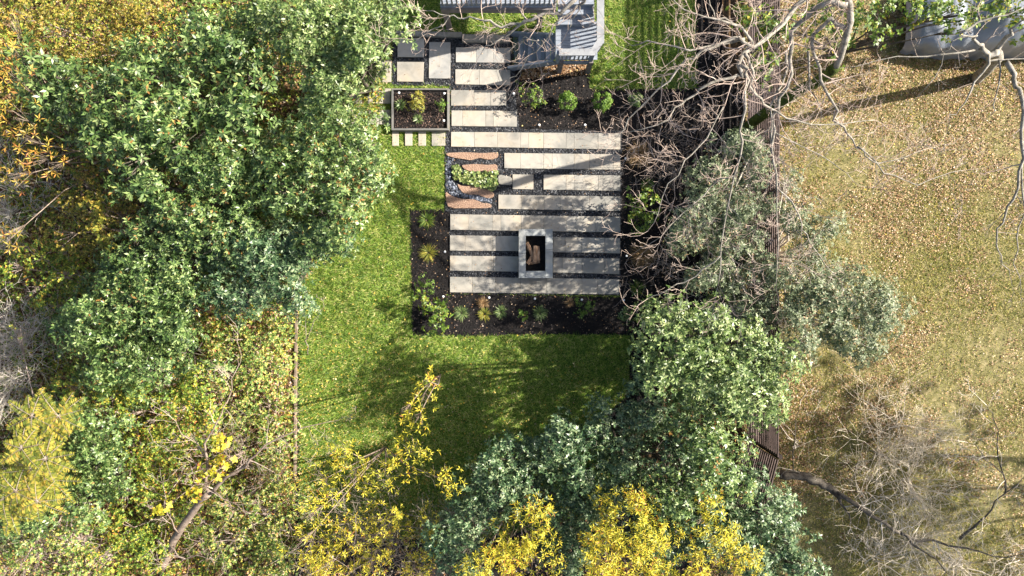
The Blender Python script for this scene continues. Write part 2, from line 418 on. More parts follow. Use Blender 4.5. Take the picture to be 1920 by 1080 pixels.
def woody(lobes, base, rad, r, mat, parent, name="trunk"):
    mb = MB()
    base = np.array(base)
    for c, rd in lobes:
        tgt = np.array(c)
        mid = base * 0.55 + tgt * 0.45; mid[2] = tgt[2] * 0.62
        mid[:2] += r.uniform(-0.15, 0.15, 2)
        mb.tube([base, base * 0.8 + mid * 0.2 + np.array([0, 0, .1]), mid, tgt], [rad, rad * 0.85, rad * 0.55, rad * 0.2], 6)
        for _ in range(9):
            d = rand_unit(1, r)[0]; d[2] = abs(d[2]) * .6 - .1
            e = tgt + d * rd * 0.85
            mb.tube([mid * 0.3 + tgt * 0.7, (tgt + e) / 2 + r.uniform(-.08, .08, 3), e], [rad * 0.28, rad * .16, rad * 0.05], 4)
    return mb.build(name, mat, parent, smooth=True)

def bush(name, label, cat, specs, ztop, mat, group=None, L=0.08, W=0.029, k=7, cover=3.4, puff=0.33, spread=1.15, seed=0, flat=1.0,
         rad=0.07, bark='bark_dark', crown="crown", lower=-0.2, lj=.3, skirt=0, inner=.45):
    r = np.random.default_rng(1000 + seed)
    lobes = tree_lobes(specs, ztop, skirt)
    cx = np.mean([l[0][:2] for l in lobes], axis=0)
    t = thing(name, label, cat, (cx[0], cx[1], 0), group)
    c, ax = lobe_points(lobes, puff, cover, r, lower, flat, ra=math.pi * L * L * min(.85, k * W / (3.0 * L)), inner=inner)
    keep = c[:, 2] > 0.04
    c = c[keep]; ax = ax[keep]
    V = rosettes(c, ax, k, L, W, spread, r, lj)
    mesh_child(crown, V, 4, mat, t)
    woody(lobes, (cx[0], cx[1], -0.02), rad, r, MT[bark], t, "trunk" if crown == "crown" else "stem")
    return t

# ------------------------------------------------------------------ the ground
def ragged(poly, step=.09, amp=.022):
    rr = random.Random(3); out = []
    for i in range(len(poly)):
        a = Vector(poly[i]); b = Vector(poly[(i + 1) % len(poly)]); n = max(1, int((b - a).length / step))
        for k in range(n):
            p = a.lerp(b, k / n); out.append((p.x + rr.uniform(-amp, amp), p.y + rr.uniform(-amp, amp)))
    return out

def sheet(name, pp, z, mat, kind="structure"):
    mb = MB()
    poly = wpoly(pp)
    if 'mulch' in name: poly = ragged(poly)
    a = sum(poly[i][0] * poly[(i + 1) % len(poly)][1] - poly[(i + 1) % len(poly)][0] * poly[i][1] for i in range(len(poly)))
    if a < 0: poly = poly[::-1]
    mb.add([(x, y, z) for x, y in poly], [tuple(range(len(poly)))])
    o = mb.build(name, mat)
    tag(o, kind=kind)
    return o

mb = MB()
S = 250
mb.add([(-S, -S, 0), (S, -S, 0), (S, S, 0), (-S, S, 0)], [(0, 1, 2, 3)])
tag(mb.build("ground", MT['soil']), kind="structure")
LAWN = [(562, 1010), (560, 600), (540, 420), (560, 240), (620, 60), (700, -60), (1310, -60), (1305, 166), (1110, 168), (1100, 300), (1186, 560), (1186, 700), (1150, 790), (1150, 960), (900, 1010)]
YARD = [(1397, -400), (2600, -400), (2600, 1500), (1300, 1500), (1380, 905), (1394, 820)]
BEDS = [
    [(768, 393), (846, 393), (846, 550), (1162, 556), (1162, 250), (966, 246), (966, 196), (955, 160), (955, 130), (1000, 116), (1108, 116), (1106, 168), (1306, 166), (1300, -80), (1352, -80), (1358, 120), (1396, 180), (1396, 640), (1240, 640), (1184, 628), (1000, 627), (880, 630), (773, 628)],
    [(1184, 600), (1250, 600), (1240, 760), (1150, 800), (1140, 775), (1180, 740)],
]
GRAVEL = [[(735, 62), (962, 66), (968, 200), (974, 242), (1166, 246), (1163, 554), (843, 550), (843, 398), (834, 396), (834, 245), (843, 243), (843, 162), (735, 160)]]
sheet("yard", YARD, 0.004, MT['yard'])
sheet("lawn", LAWN, 0.008, MT['lawn'])
for b in BEDS: sheet("mulch_bed", b, 0.014, MT['mulch'])
for g in GRAVEL: sheet("gravel_bed", g, 0.020, MT['gravel'])
sheet("painted_shade_soil", [(540, 1005), (900, 960), (1160, 900), (1400, 905), (1380, 1400), (500, 1400)], 0.010, MT['mulch'])  # near-black sheet over the litter, shade under the trees painted as ground colour
sheet("soil_trench", [(556, 590), (563, 590), (562, 980), (555, 980)], 0.012, MT['mulch'])

def sample(pp, n, r, exclude=()):
    poly = wpoly(pp)
    a = np.array(poly)
    lo, hi = a.min(0), a.max(0)
    x = r.uniform(lo[0], hi[0], n); y = r.uniform(lo[1], hi[1], n)
    k = inpoly(x, y, poly)
    for e in exclude: k &= ~inpoly(x, y, wpoly(e))
    return x[k], y[k]

def fbm(x, y, s, seed=0, oct=3):
    # cheap value noise in numpy
    out = np.zeros_like(x); amp = 1; tot = 0
    rr = np.random.default_rng(seed)
    T = rr.uniform(0, 1, (64, 64))
    for o in range(oct):
        u = x * s + 31.7 * o + 100; v = y * s + 11.3 * o + 100
        i = np.floor(u).astype(int); j = np.floor(v).astype(int)
        fu = u - i; fv = v - j
        fu = fu * fu * (3 - 2 * fu); fv = fv * fv * (3 - 2 * fv)
        g = lambda a, b: T[a % 64, b % 64]
        out += amp * ((g(i, j) * (1 - fu) + g(i + 1, j) * fu) * (1 - fv) + (g(i, j + 1) * (1 - fu) + g(i + 1, j + 1) * fu) * fv)
        tot += amp; amp *= 0.5; s *= 2.1
    return out / tot

def blades(x, y, r, hgt, wid, z=0.008, lean=0.9):
    n = len(x)
    b = np.stack([x, y, np.full(n, z)], 1)
    a = r.uniform(0, 2 * math.pi, n)
    d = np.stack([np.cos(a), np.sin(a), np.zeros(n)], 1)
    s = np.stack([-np.sin(a), np.cos(a), np.zeros(n)], 1)
    h = (hgt * r.uniform(0.5, 1.2, n))[:, None]
    ln = r.uniform(0.1, lean, n)[:, None]
    tip = b + d * h * ln; tip[:, 2] += h[:, 0]
    return np.stack([b - s * wid / 2, b + s * wid / 2, tip], 1).reshape(-1, 3)

PAVEHOLES = []
r = np.random.default_rng(11)
ex = BEDS + GRAVEL
x, y = sample(LAWN, 520000, r, ex)
jx, jy = r.normal(0, .022, len(x)), r.normal(0, .022, len(x)); x = x + jx; y = y + jy
V = blades(x, y, r, 0.06 * (.4 + 1.2 * fbm(x, y, 5.0, 8)), 0.011, lean=2.0)
tag(mesh_child("grass", V, 3, MT['grass'], None), "short bright green lawn grass", "grass", kind="stuff")

def litter(x, y, r, L, z=0.02, tiltmax=0.5):
    n = len(x)
    a = r.uniform(0, 2 * math.pi, n)
    el = r.uniform(-0.25, tiltmax, n)
    d = np.stack([np.cos(a) * np.cos(el), np.sin(a) * np.cos(el), np.sin(el)], 1)
    nr = norm(np.stack([r.normal(0, .35, n), r.normal(0, .35, n), np.ones(n)], 1))
    b = np.stack([x, y, z + r.uniform(0, 0.03, n)], 1)
    ls = L * r.uniform(0.55, 1.25, n)
    return leaves(b, d, nr, ls, ls * r.uniform(0.5, 0.85, n), 0.1)

# yard: dry grass and fallen leaves, leaves thicker towards the top and the fence
YV = [(1397, -60), (2060, -60), (2060, 1160), (1300, 1160), (1380, 905), (1394, 820)]
x, y = sample(YV, 420000, r)
gx = fbm(x, y, 0.55, 3)
keep = r.uniform(0, 1, len(x)) < np.clip(0.28 + 1.7 * (gx - 0.42) - 0.035 * y, 0.12, 1)
V = blades(x[keep], y[keep], r, 0.05, 0.013, 0.004, lean=2.2)
tag(mesh_child("dry_grass", V, 3, MT['drygrass'], None), "thin yellowing grass of the neighbouring yard", "grass", kind="stuff")
x, y = sample(YV, 260000, r)
gx = fbm(x, y, 0.6, 5)
pxx = 960 + x * F / H
dn = 0.30 + 0.075 * y - 1.9 * (gx - 0.5) + 1.3 * (fbm(x, y, 2.5, 15) - .5) + np.clip((1520 - pxx) / 200, 0, 0.6) + np.clip((1720 - pxx) / 250, 0, 0.6) * (540 - y * F / H > 700)
keep = r.uniform(0, 1, len(x)) < np.clip(dn, 0.05, 1)
V = litter(x[keep], y[keep], r, r.uniform(.018, .050, keep.sum()))
tag(mesh_child("fallen_leaves", V, 4, MT['litter'], None), "brown fallen leaves scattered over the neighbouring yard", "leaves", kind="stuff")
# woodland floor on the left
WF = [(-160, -120), (760, -120), (730, 140), (700, 280), (560, 560), (556, 1200), (-160, 1200)]
x, y = sample(WF, 90000, r)
V = litter(x, y, r, 0.07, 0.01)
V2 = litter(*sample([(556, 980), (1400, 900), (1450, 1250), (500, 1250)], 9000, r), r, 0.07, 0.01)
tag(mesh_child("leaf_litter", np.concatenate([V, V2]), 4, MT['litter'], None), "brown leaf litter under the shrubs at the left", "leaves", kind="stuff")
x, y = sample(LAWN, 30000, r, ex)
pxx = 960 + x * F / H; pyy = 540 - y * F / H
keep = r.uniform(0, 1, len(x)) < np.clip(0.10 + (pyy - 560) / 500 + (700 - pxx) / 1500, 0.03, 1)
V = litter(x[keep], y[keep], r, 0.045, 0.045)
tag(mesh_child("fallen_yellow_leaves", V, 4, MT['litter_yellow'], None), "small yellow leaves fallen on the lawn", "leaves", kind="stuff")
x, y = sample(WF, 30000, r)
n = len(x); zz = r.uniform(.05, .45, n) * (0.3 + fbm(x, y, .8, 9))
V = rosettes(np.stack([x, y, zz], 1), norm(np.stack([r.normal(0, .4, n), r.normal(0, .4, n), np.ones(n)], 1)), 5, 0.065, 0.03, 1.15, r)
tag(mesh_child("undergrowth", V, 4, MT['scrubgreen'], None), "low green and yellow undergrowth beneath the trees at the left", "undergrowth", kind="stuff")
# mulch chips
xs, ys = [], []
for b in BEDS:
    a_, b_ = sample(b, 60000, r, GRAVEL if b is BEDS[0] else ())
    xs.append(a_); ys.append(b_)
x = np.concatenate(xs); y = np.concatenate(ys)
n = len(x)
a = r.uniform(0, 6.28, n); el = r.uniform(-.3, .6, n)
d = np.stack([np.cos(a) * np.cos(el), np.sin(a) * np.cos(el), np.sin(el)], 1)
V = leaves(np.stack([x, y, 0.02 + r.uniform(0, .03, n)], 1), d, rand_unit(n, r) * .5 + np.array([0, 0, 1.]), r.uniform(.02, .055, n), r.uniform(.01, .022, n), 0)
tag(mesh_child("mulch_chips", V, 4, MT['chips'], None), "black bark mulch covering the planting beds", "mulch", kind="stuff")
# mulch: a few fallen leaves in bed
x, y = sample(BEDS[0], 2600, r, GRAVEL)
V = litter(x, y, r, 0.035, 0.04)
tag(mesh_child("fallen_leaves", V, 4, MT['litter'], None), "small brown leaves fallen on the black mulch", "leaves", kind="stuff")

def pebbles(name, x, y, size, z, mat, r, label):
    n = len(x)
    base = np.array([(1, 0, 0), (0, 1, 0), (-1, 0, 0), (0, -1, 0), (0, 0, 1), (0.0, 0, -0.6)], float)
    fs = [(0, 1, 4), (1, 2, 4), (2, 3, 4), (3, 0, 4)]
    s = size * r.uniform(0.5, 1.3, n)
    sc = np.stack([s, s * r.uniform(.55, 1, n), s * r.uniform(.4, .8, n)], 1) * 0.5
    a = r.uniform(0, 6.28, n)
    v = base[None] * sc[:, None, :] + r.normal(0, 1, (n, 6, 3)) * (s * 0.07)[:, None, None]
    ca, sa = np.cos(a)[:, None], np.sin(a)[:, None]
    vx = v[:, :, 0] * ca - v[:, :, 1] * sa; vy = v[:, :, 0] * sa + v[:, :, 1] * ca
    v = np.stack([vx + x[:, None], vy + y[:, None], v[:, :, 2] + z], 2)
    co = v.reshape(-1, 3).astype(np.float32)
    me = bpy.data.meshes.new(name)
    F_ = (np.arange(n)[:, None, None] * 6 + np.array(fs)[None]).reshape(-1)
    me.vertices.add(len(co)); me.vertices.foreach_set("co", co.ravel())
    me.loops.add(len(F_)); me.loops.foreach_set("vertex_index", F_.astype(np.int32))
    me.polygons.add(len(F_) // 3)
    me.polygons.foreach_set("loop_start", np.arange(0, len(F_), 3, dtype=np.int32))
    me.polygons.foreach_set("loop_total", np.full(len(F_) // 3, 3, dtype=np.int32))
    me.update(calc_edges=True)
    o = link(name, me, None, mat)
    return tag(o, label, "gravel", kind="stuff")

# ------------------------------------------------------------------ paving
ORD = ["first", "second", "third", "fourth", "fifth", "sixth", "seventh", "eighth", "ninth", "tenth"]
r = np.random.default_rng(21)
PAVE_POLYS = []
def slab(poly, label, z1=0.055, mat='slab', group="pale stone slabs of the patio"):
    PAVE_POLYS.append(poly)
    w = wpoly(poly)
    cx = sum(p[0] for p in w) / len(w); cy = sum(p[1] for p in w) / len(w)
    mb = MB(); mb.prism([(p[0] - cx, p[1] - cy) for p in w], 0, z1 - 0.005)
    o = mb.build("stone_slab", MT[mat], bevel=0.005)
    o.location = (cx, cy, 0.005 + float(r.uniform(-.003, .003)))
    tag(o, label, "paving slab", group)
    return o

def row(x0, x1, yt0, yt1, yb0, yb1, joints, desc, mat='slab'):
    xs = [x0] + joints + [x1]
    g = 0.16
    for i in range(len(xs) - 1):
        a, b = xs[i] + (g if i else 0), xs[i + 1] - (g if i < len(xs) - 2 else 0)
        f = lambda x, p, q: p + (q - p) * (x - x0) / (x1 - x0)
        poly = [(a, f(a, yt0, yt1)), (b, f(b, yt0, yt1)), (b, f(b, yb0, yb1)), (a, f(a, yb0, yb1))]
        o = ORD[i] if len(xs) > 2 else "only"
        slab(poly, f"pale stone slab, {o} from left in {desc}", mat=mat)

row(855, 957, 90, 91, 118, 119, [893, 925], "row beside the top of the stairs", 'slab_grey')
row(854, 957, 131, 132, 159, 161, [899, 943], "row beside the foot of the stairs")
row(846, 949, 170, 170, 199, 199, [889, 920], "first row below the stairs")
row(847, 969, 208, 209, 237, 238.5, [867.5, 910.6, 925], "row just above the long top row")
row(846, 1162.5, 248, 251, 275.5, 281, [889.5, 932.5, 976, 991, 1019, 1061, 1076, 1121], "long top row of the patio")
row(945.5, 1162.5, 287.5, 290, 316, 319, [975.5, 1019, 1035, 1076, 1105, 1149], "second long row of the patio")
row(1019, 1162.5, 328, 329.5, 356, 358.5, [1061, 1076, 1121], "short right row beside the single slab")
row(934.5, 1162.5, 365.5, 369, 392, 396, [978, 1020, 1050, 1105], "row below the single square slab")
row(844.5, 1162.5, 402, 407, 431, 436, [879, 924, 939, 977, 1019, 1061, 1115], "long row above the fire pit")
row(844, 972, 441.5, 443, 470, 471, [872.5, 924], "upper row left of the fire pit")
row(1037, 1162, 445, 446.5, 473, 475.5, [1060, 1090, 1133], "upper row right of the fire pit")
row(844, 972, 479.5, 481, 507.5, 509.5, [885, 925], "lower row left of the fire pit")
row(1037, 1161, 483, 485, 511, 514, [1055, 1091, 1133], "lower row right of the fire pit")
row(844, 1160.5, 519, 523.5, 548, 552, [886, 929, 976, 1024, 1091, 1120], "bottom row below the fire pit")
slab([(961, 327.5), (1000, 328), (1000, 355.5), (961, 355)], "single small square stone slab alone among black gravel")
slab([(746, 72), (796, 73), (795.5, 108.5), (746, 108)], "grey square slab at the top left corner of the gravel", mat='slab_grey')
slab([(745, 117), (795, 117.5), (794, 154.5), (745, 154)], "square slab just above the planter box")
slab([(805, 80), (845, 80.5), (844.5, 148.5), (804.5, 148)], "tall upright rectangular slab right of the two square slabs", mat='slab_grey')
slab([(700, 112), (734, 113), (734, 155), (698, 155)], "pale slab on grass half under the evergreen crown")
slab([(690, 167), (733, 167), (733, 195), (690, 195)], "upper stepping slab on grass left of the planter")
slab([(691, 207), (711, 207), (711, 234), (691, 234)], "left half of the lower stepping slab left of the planter")
slab([(712, 207), (733, 207), (733, 234), (712, 234)], "right half of the lower stepping slab left of the planter")
slab([(652, 168), (679, 168), (679, 195), (652, 195)], "stepping slab on grass at the crown's edge, upper one")
slab([(652, 207), (679, 207), (679, 234), (652, 234)], "stepping slab on grass at the crown's edge, lower one")
for i, (a, b) in enumerate([(736, 748), (760, 773.5), (785, 799), (810, 835)]):
    slab([(a, 247), (b, 247), (b, 274), (a, 274)], f"{['first narrow','second narrow','third narrow','wider last'][i]} stepping slab in grass below the planter")

# gravel stones, between slabs only
r = np.random.default_rng(22)
x, y = sample(GRAVEL[0], 60000, r, PAVE_POLYS + [[(733, 163), (842, 163), (842, 246), (733, 246)]])
pebbles("black_gravel", x, y, 0.038, 0.025, MT['stones'], r, "black gravel filling the strips between the slabs")

# serpentine stones beside the patio
def z6(pts): return [(820 + a / 8.306, 270 + b / 8.306) for a, b in pts]
BANDS = [
    ([(135, 145), (300, 138), (450, 132), (700, 150), (940, 132), (955, 180), (930, 225), (850, 245), (760, 250), (700, 228), (640, 225), (580, 242), (520, 262), (400, 240), (300, 228), (150, 190)], "topmost wavy pink stone beside the patio"),
    ([(365, 335), (480, 325), (600, 315), (700, 325), (800, 330), (930, 318), (940, 400), (900, 435), (800, 440), (700, 425), (600, 440), (500, 430), (430, 400)], "wavy pink stone just above the leafy plants"),
    ([(305, 620), (400, 662), (560, 655), (650, 670), (750, 700), (830, 735), (885, 770), (880, 820), (830, 850), (760, 845), (700, 820), (620, 790), (480, 795), (400, 765), (350, 710)], "wavy pink stone just below the leafy plants"),
    ([(125, 730), (200, 800), (300, 840), (400, 862), (560, 862), (640, 890), (700, 925), (800, 925), (850, 960), (830, 1005), (500, 1005), (180, 1005), (140, 900)], "lowest wavy pink stone with pointed left end"),
    ([(945, 480), (1050, 495), (1160, 520), (1165, 600), (1160, 640), (1000, 640), (950, 620)], "brown stone patch between plants and single slab"),
]
for pp, lb in BANDS:
    w = wpoly(z6(pp))
    # round the outline
    pts = []
    n = len(w)
    for i in range(n):
        for t in (0.25, 0.75):
            pts.append((w[i][0] * (1 - t) + w[(i + 1) % n][0] * t, w[i][1] * (1 - t) + w[(i + 1) % n][1] * t))
    cx = sum(p[0] for p in pts) / len(pts); cy = sum(p[1] for p in pts) / len(pts)
    mb = MB(); mb.prism([(p[0] - cx, p[1] - cy) for p in pts], 0, 0.055)
    o = mb.build("wavy_stone", MT['pink'] if 'pink' in lb else MT['curb'], bevel=0.008); o.location = (cx, cy, 0.005)
    tag(o, lb, "stone", "wavy stones beside the patio")
r = np.random.default_rng(23)
x, y = sample(z6([(140, 180), (250, 220), (215, 330), (215, 560), (330, 700), (480, 800), (640, 800), (850, 850), (850, 920), (700, 905), (560, 850), (400, 850), (210, 790), (135, 700)]), 2600, r)
pebbles("river_pebbles", x, y, 0.055, 0.035, MT['pebbles'], r, "blue grey pebbles curving round the wavy stones")
x, y = sample(z6([(225, 380), (330, 320), (400, 430), (600, 450), (930, 430), (920, 700), (840, 720), (560, 640), (300, 600)]), 420, r)
n = len(x); zz = r.uniform(.04, .12, n)
V = rosettes(np.stack([x, y, zz], 1), norm(np.stack([r.normal(0, .25, n), r.normal(0, .25, n), np.ones(n)], 1)), 7, 0.055, 0.034, 1.2, r)
tag(mesh_child("ground_cover", V, 4, leaf_mat("groundcover_leaves", [(0, (0.06, 0.12, 0.03)), (0.5, (0.17, 0.25, 0.06)), (1, (0.42, 0.45, 0.16))], .4, .2, .6), None), "light green leafy plants between the wavy pink stones", "plants", kind="stuff")

# ------------------------------------------------------------------ planter box
t = thing("planter_box", "square raised planter with pale stone edging, left of the patio", "planter", tuple(P(788, 204, 0)))
def q(px, py, z): return tuple(P(px, py, z)[:2])
zt = 0.22
O = [(733.8, 165.5), (841.6, 166), (841.6, 244), (733.8, 244)]
for a0, a1, nm in (((733.8, 165.5), (841.6, 168.5), 'n'), ((733.8, 240.5), (841.6, 244), 's'), ((733.8, 168.5), (737, 240.5), 'w'), ((838.2, 168.5), (841.6, 240.5), 'e')):
    mb = MB()
    p = [q(a0[0], a0[1], zt), q(a1[0], a0[1], zt), q(a1[0], a1[1], zt), q(a0[0], a1[1], zt)]
    mb.prism(p, 0, zt)
    mb.build("edging_board", MT['edging'], t, bevel=0.004)
mb = MB(); mb.prism([q(737, 168.5, zt), q(838.2, 168.5, zt), q(838.2, 240.5, zt), q(737, 240.5, zt)], 0.0, 0.15)
mb.build("planting_soil", MT['mulch'], t)
r = np.random.default_rng(31)
x, y = sample([(740, 172), (836, 172), (836, 238), (740, 238)], 1500, r)
x *= .988; y *= .988
n = len(x); a = r.uniform(0, 6.28, n); el = r.uniform(-.3, .6, n)
d = np.stack([np.cos(a) * np.cos(el), np.sin(a) * np.cos(el), np.sin(el)], 1)
V = leaves(np.stack([x, y, 0.155 + r.uniform(0, .02, n)], 1), d, rand_unit(n, r) * .5 + np.array([0, 0, 1.]), r.uniform(.02, .06, n), r.uniform(.01, .025, n), 0)
ch = mesh_child("mulch", V, 4, noise_mat("planter_mulch", [(0.2, (0.01, 0.008, 0.008)), (0.6, (0.05, 0.032, 0.026)), (0.9, (0.2, 0.13, 0.1))], 3, 2, .8, 0, island=.9), t); ch["kind"] = "stuff"

r = np.random.default_rng(44)
x, y = sample([(735, 62), (962, 66), (1163, 250), (1163, 552), (843, 549), (735, 160)], 700, r, [[(970, 427), (1040, 427), (1040, 524), (970, 524)]])
V = litter(x, y, r, .028, .062, .25)
tag(mesh_child("fallen_leaves", V, 4, MT['litter'], None), "tiny dry leaves and debris scattered over the patio", "leaves", kind="stuff")
# ------------------------------------------------------------------ fire pit
zp = 0.45
t = thing("fire_pit", "rectangular stone fire pit holding split logs", "fire pit", tuple(P(1004, 475, 0)))
ox0, oy0, ox1, oy1 = 972.5, 429.5, 1036.4, 521.4
ix0, iy0, ix1, iy1 = 986, 442, 1022.5, 508
def cop(a, b, c, d_, nm="coping_stone"):
    mb = MB(); mb.prism([q(a, b, zp), q(c, b, zp), q(c, d_, zp), q(a, d_, zp)], zp - 0.06, zp); return mb.build(nm, MT['coping'], t, bevel=0.004)
g = .25
cop(ox0, oy0, ix0 - g, 475); cop(ox0, 475 + g * 2, ix0 - g, oy1); cop(ix1 + g, oy0, ox1, 468); cop(ix1 + g, 468 + g * 2, ox1, oy1)
cop(ix0, oy0, ix1, iy0); cop(ix0, iy1, ix1, oy1)
mb = MB()
e = 1.2
for a, b, c, d_ in ((ox0 + e, oy0 + e, ox1 - e, iy0 - e), (ox0 + e, iy1 + e, ox1 - e, oy1 - e), (ox0 + e, iy0 - e, ix0 - e, iy1 + e), (ix1 + e, iy0 - e, ox1 - e, iy1 + e)):
    mb.prism([q(a, b, zp), q(c, b, zp), q(c, d_, zp), q(a, d_, zp)], 0, zp - 0.061)
mb.build("pit_wall", MT['slab_grey'], t)
mb = MB(); mb.prism([q(ix0 - e, iy0 - e, zp), q(ix1 + e, iy0 - e, zp), q(ix1 + e, iy1 + e, zp), q(ix0 - e, iy1 + e, zp)], 0.03, 0.16)
mb.build("fire_bed", MT['ash'], t)
r = np.random.default_rng(33)
def log(cx, cy, z, L, w, ang, tilt, label, flat=0.7):
    c = P(cx, cy, z)
    mb = MB()
    ns = 7
    prof = [(-1, -.5), (-.2, -.75), (.8, -.6), (1, .1), (.45, .65), (-.5, .6)]
    for i in range(ns):
        s = (i / (ns - 1) - .5) * L
        for u, v in prof:
            k = 1 + r.uniform(-.07, .07)
            X, Y, Z = s, u * w / 2 * k, v * w / 2 * flat * k
            Z2 = Z + s * math.sin(tilt); X2 = X * math.cos(tilt)
            mb.v.append((c[0] + X2 * math.cos(ang) - Y * math.sin(ang), c[1] + X2 * math.sin(ang) + Y * math.cos(ang), c[2] + Z2))
    m = len(prof)
    for i in range(ns - 1):
        for k in range(m):
            mb.f.append((i * m + k, i * m + (k + 1) % m, (i + 1) * m + (k + 1) % m, (i + 1) * m + k))
    mb.f.append(tuple(range(m - 1, -1, -1))); mb.f.append(tuple((ns - 1) * m + k for k in range(m)))
    o = mb.build("firewood_log", MT['firewood']); tag(o, label, "log", "logs in the fire pit")
log(1003, 476, .33, .40, .11, R(88), R(6), "pale split log lying upright in the middle of the fire pit")
log(1009, 475, .30, .36, .09, R(93), R(-4), "split log along the right side of the pale log")
log(993.5, 467, .30, .36, .10, R(116), R(10), "darker split log leaning at the pit's left wall")
log(994, 487, .28, .24, .09, R(58), R(-8), "short split log across the lower left of the fire pit")
log(1001, 492, .22, .30, .08, R(10), R(0), "lowest split log lying crosswise below the others")

# ------------------------------------------------------------------ path lights
def path_light(px, py, label, z=0.16):
    c = P(px, py, z)
    t = thing("path_light", label, "garden light", (c[0], c[1], 0.02), "small white path lights in the beds")
    mb = MB(); mb.tube([(c[0], c[1], 0.0), (c[0], c[1], z - .015)], [.008, .008], 8); mb.build("stake", MT['fencepost'], t)
    mb = MB(); mb.tube([(c[0], c[1], z - .02), (c[0], c[1], z - .004), (c[0], c[1], z), (c[0], c[1], z + .006)], [.012, .030, .030, .016], 12); mb.build("lamp_cap", MT['white'], t, smooth=True)
for px, py, lb in ((834, 472, "white path light in mulch left of the patio beside the fire pit rows"),
                   (831, 556, "white path light at the patio's lower left corner by the big shrub"),
                   (917, 558, "white path light below the patio, first right of the corner one"),
                   (1003, 560, "white path light below the patio, straight under the fire pit"),
                   (1091, 562, "white path light below the patio near the green sprawling plant"),
                   (1170, 563, "white path light beyond the patio's lower right corner"),
                   (1173, 297, "white path light in the right bed by the orange grass"),
                   (1175, 480, "white path light in the right bed level with the fire pit"),
                   (1011, 234, "white path light above the long top row, left one"),
                   (1097, 234, "white path light above the long top row, right one"),
                   (963, 175, "white path light in mulch beside the row below the stairs")):
    path_light(px, py, lb)
for px, py, lb in ((748, 174, "white light in the planter box's upper left corner"), (833, 175, "white light in the planter box's upper right corner"), (832, 226, "white light in the planter box's lower right corner")):
    path_light(px, py, lb, .26)

# ------------------------------------------------------------------ curb, deck and stairs
def strip(name, a, b, w, z, mat, label, cat="kerb"):
    pa, pb = P(a[0], a[1], z), P(b[0], b[1], z)
    mb = MB(); mb.bar((pa[0], pa[1], z / 2), (pb[0], pb[1], z / 2), w, z)
    o = mb.build(name, MT[mat], bevel=.01)
    return tag(o, label, cat)
strip("stone_kerb", (738, 62), (866, 64.5), .13, .12, 'curb', "narrow grey stone kerb above the two square slabs")
strip("stone_step", (866, 71), (956, 72), .19, .14, 'curb', "wide grey stone kerb running up to the stairs")
strip("garden_edging", (555, 575), (552, 900), .07, .08, 'rust', "brown edging strip along the lawn's left side", "edging")

deck = thing("garden_stairs", "grey painted wooden stairs and landing with railing above the patio", "stairs", tuple(P(1070, 120, 0)))
ZL = 0.9
xL, xR = 1043, 1113          # landing extent (px at landing height)
def boards(name, px0, py0, px1, py1, z, n, along, mat, parent, th=.03):
    a = P(px0, py0, z); b = P(px1, py1, z)
    mb = MB()
    if along == 'x':
        h = (a[1] - b[1]) / n
        for i in range(n):
            mb.box(((a[0] + b[0]) / 2, a[1] - h * (i + .5), z - th / 2), (abs(b[0] - a[0]), h - .006, th))
    else:
        h = (b[0] - a[0]) / n
        for i in range(n):
            mb.box((a[0] + h * (i + .5), (a[1] + b[1]) / 2, z - th / 2), (h - .006, abs(a[1] - b[1]), th))
    return mb.build(name, mat, parent)
boards("landing", 1042, 40, 1120, 112, ZL, 8, 'x', MT['deck'], deck)
# lower flight, descending to the left
nst = 5
for i in range(nst):
    z = ZL - .18 * (i + 1) + .02
    x1 = 1041 - i * 17.0; x0 = x1 - 17.5
    boards("tread", x0, 64, x1, 112 + i * 3.0, z, 2, 'y', MT['tread'], deck)
    a = P(x0, 64, z); b = P(x1, 112 + i * 3, z)
    mb = MB(); mb.box((b[0] - .01, (a[1] + b[1]) / 2, z + .07), (.02, abs(a[1] - b[1]), .13)); mb.build("riser", MT['tread'], deck)
for yy0, yy1 in ((63, 63), (113, 128)):
    mb = MB()
    a = P(1041, yy0, ZL); b = P(956, yy1, .12)
    mb.bar((a[0], a[1], ZL - .14), (b[0], b[1], .10), .05, .24)
    mb.build("stringer", MT['deck'], deck)
# upper flight going up (away from the patio)
for i in range(4):
    z = ZL + .17 * (i + 1)
    y0 = 46 - i * 19
    boards("tread", 1046, y0 - 19, 1114, y0, z, 2, 'x', MT['deck'], deck)
    a = P(1046, y0, z); b = P(1114, y0, z)
    mb = MB(); mb.box(((a[0] + b[0]) / 2, a[1] + .02, z - .10), (b[0] - a[0], .02, .14)); mb.build("riser", MT['tread'], deck)
# legs
for px, py in ((1048, 135), (1101, 135), (1048, 80), (1118, 60)):
    c = P(px, py, 0)
    mb = MB(); mb.box((c[0], c[1], (ZL - .03) / 2), (.11, .11, ZL - .03)); mb.build("leg", MT['post'], deck)
mb = MB()
a = P(1044, 112, ZL); b = P(1112, 112, ZL)
mb.box(((a[0] + b[0]) / 2, a[1] - .03, ZL - .12), (b[0] - a[0], .04, .16)); mb.build("rim_board", MT['deck'], deck)
